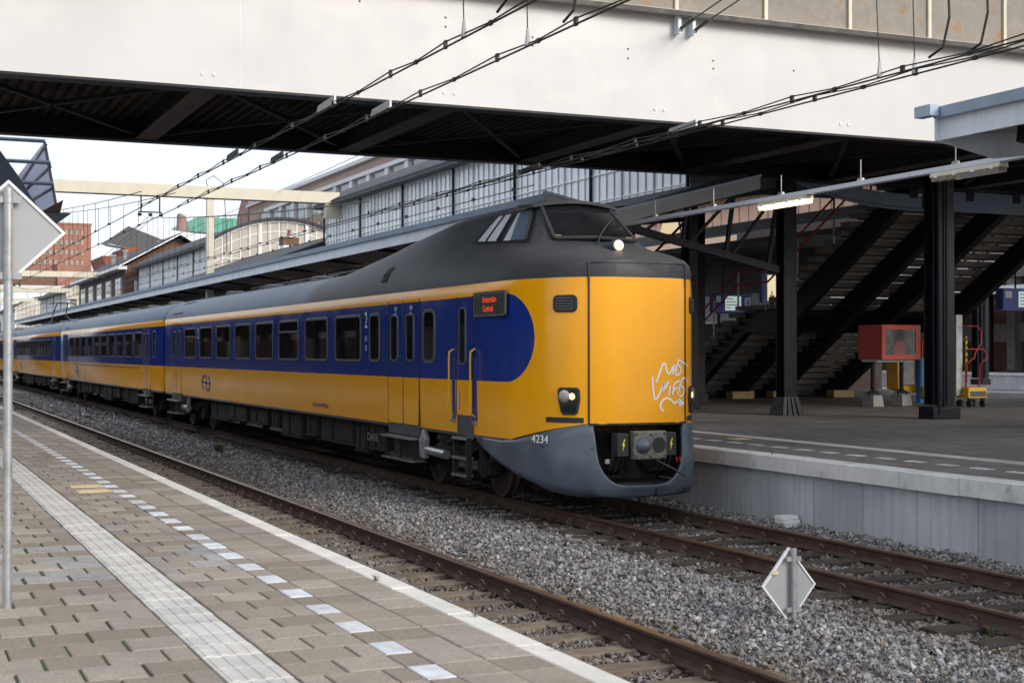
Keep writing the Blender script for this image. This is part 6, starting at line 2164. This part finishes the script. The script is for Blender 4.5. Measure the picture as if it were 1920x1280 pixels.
MB().tube([(38.8, 217, 0), (38.8, 217, 18.4)], 1.4, 16).build('drum', MT['fascia_pale'], sw, 40)
for k in range(8):
    MB().box(40.5 + 2.4 * k, 42.4 + 2.4 * k, 218.9, 219, 15.8, 18.0).build('window', MT['sky_glass'], sw)
for k, (lab, P) in enumerate((('rust red slanted block with small windows beyond the brick gable', [(28.4, 0), (33.6, 0), (33.6, 15.1), (27.1, 15.1), (28.0, 12.6)]), ('upper rust red slanted block under the sweeping roof', [(32.0, 0), (40, 0), (40, 17.2), (30.9, 16.7), (31.8, 14.6)]))):
    wd = thing('slanted_block', lab, 'building', (30 + 5 * k, 200, 0), 'rust red slanted blocks')
    MB().extr([(a, 196 + 6 * k, b) for a, b in P], (0, 12, 0)).build('wall', MT['corten'], wd)
    if k == 0:
        for q in range(3):
            MB().box(27.6 + 1.3 * q, 28.1 + 1.3 * q, 195.9, 195.99, 11.0, 12.4).build('window', MT['black'], wd)
tw = thing('brick_tower', 'red brick tower block with rows of pale windows at the left', 'building', (40, 462, 0))
MB().box(22, 60.5, 462, 480, 0, 42.0).build('wall', MT['brick_red'], tw)
MB().box(21.8, 60.7, 461.8, 480.2, 42.0, 42.6).build('parapet', MT['brick_red'], tw)
windows(tw, 'y', 57.9 - 1.6 * 17, 462, 27.1, 18, 5, 1.6, 3.12, .85, 1.55, 'lamp_glass', 'brick_brown')
MB().extr([(48, 440, 0), (86, 440, 0), (86, 440, 20.5), (66, 440, 25.0), (48, 440, 28.6)], (0, 15, 0)).build('annex', MT['brick_red'], tw)
MB().box(14, 48, 441, 455, 0, 26.5).build('annex', MT['brick_brown'], tw)
gb = thing('glazed_footbridge', 'far glazed footbridge crossing below the brick tower', 'bridge', (20, 240, 9))
MB().box(-30, 46, 250, 256, 7.9, 12.6).build('glazing', MT['hall_glass'], gb)
MB().box(-30, 46, 249.6, 256.4, 12.6, 13.4).build('roof_edge', MT['office_white'], gb)
MB().box(-30, 46, 249.6, 256.4, 7.2, 7.9).build('floor_edge', MT['office_white'], gb)
for k in range(36):
    MB().box(-30 + 2.1 * k, -29.85 + 2.1 * k, 249.8, 250, 7.9, 12.6).build('mullion', MT['fascia_pale'], gb)
MB().box(-30, 46, 249.8, 250, 10.2, 10.4).build('mullion', MT['fascia_pale'], gb)

# ------------------------------------------------------------------ near platform canopy, unseen: mirrored by the train, edge set to shade the cars
nc = structure('platform_roof_near', (-6, 80, 5))
MB().extr([(-12, 24, 4.7), (.8, 24, 4.7), (.8, 24, 5.05), (-12, 24, 5.4)], (0, 900, 0)).build('roof', MT['soffit'], nc)
MB().box(-12.3, -12, 24, 924, PZ, 5.5).build('wall', MT['brick_brown'], nc)
for k in range(28):
    MB().box(-3.0, -2.75, 26 + 6.6 * k, 26.25 + 6.6 * k, PZ, 4.9).build('post', MT['dark_steel'], nc)
    MB().box(-7.5, -6.2, 30 + 9.4 * k, 34 + 9.4 * k, PZ, 3.0).build('kiosk', MT[('pinkish', 'office_white', 'brick_red', 'fascia_pale')[k % 4]], nc)  # unseen coloured boxes added for the train windows to mirror
    MB().box(-12.0, -11.95, 28 + 6.6 * k, 31 + 6.6 * k, 1.4, 3.6).build('window', MT['hall_glass'], nc)
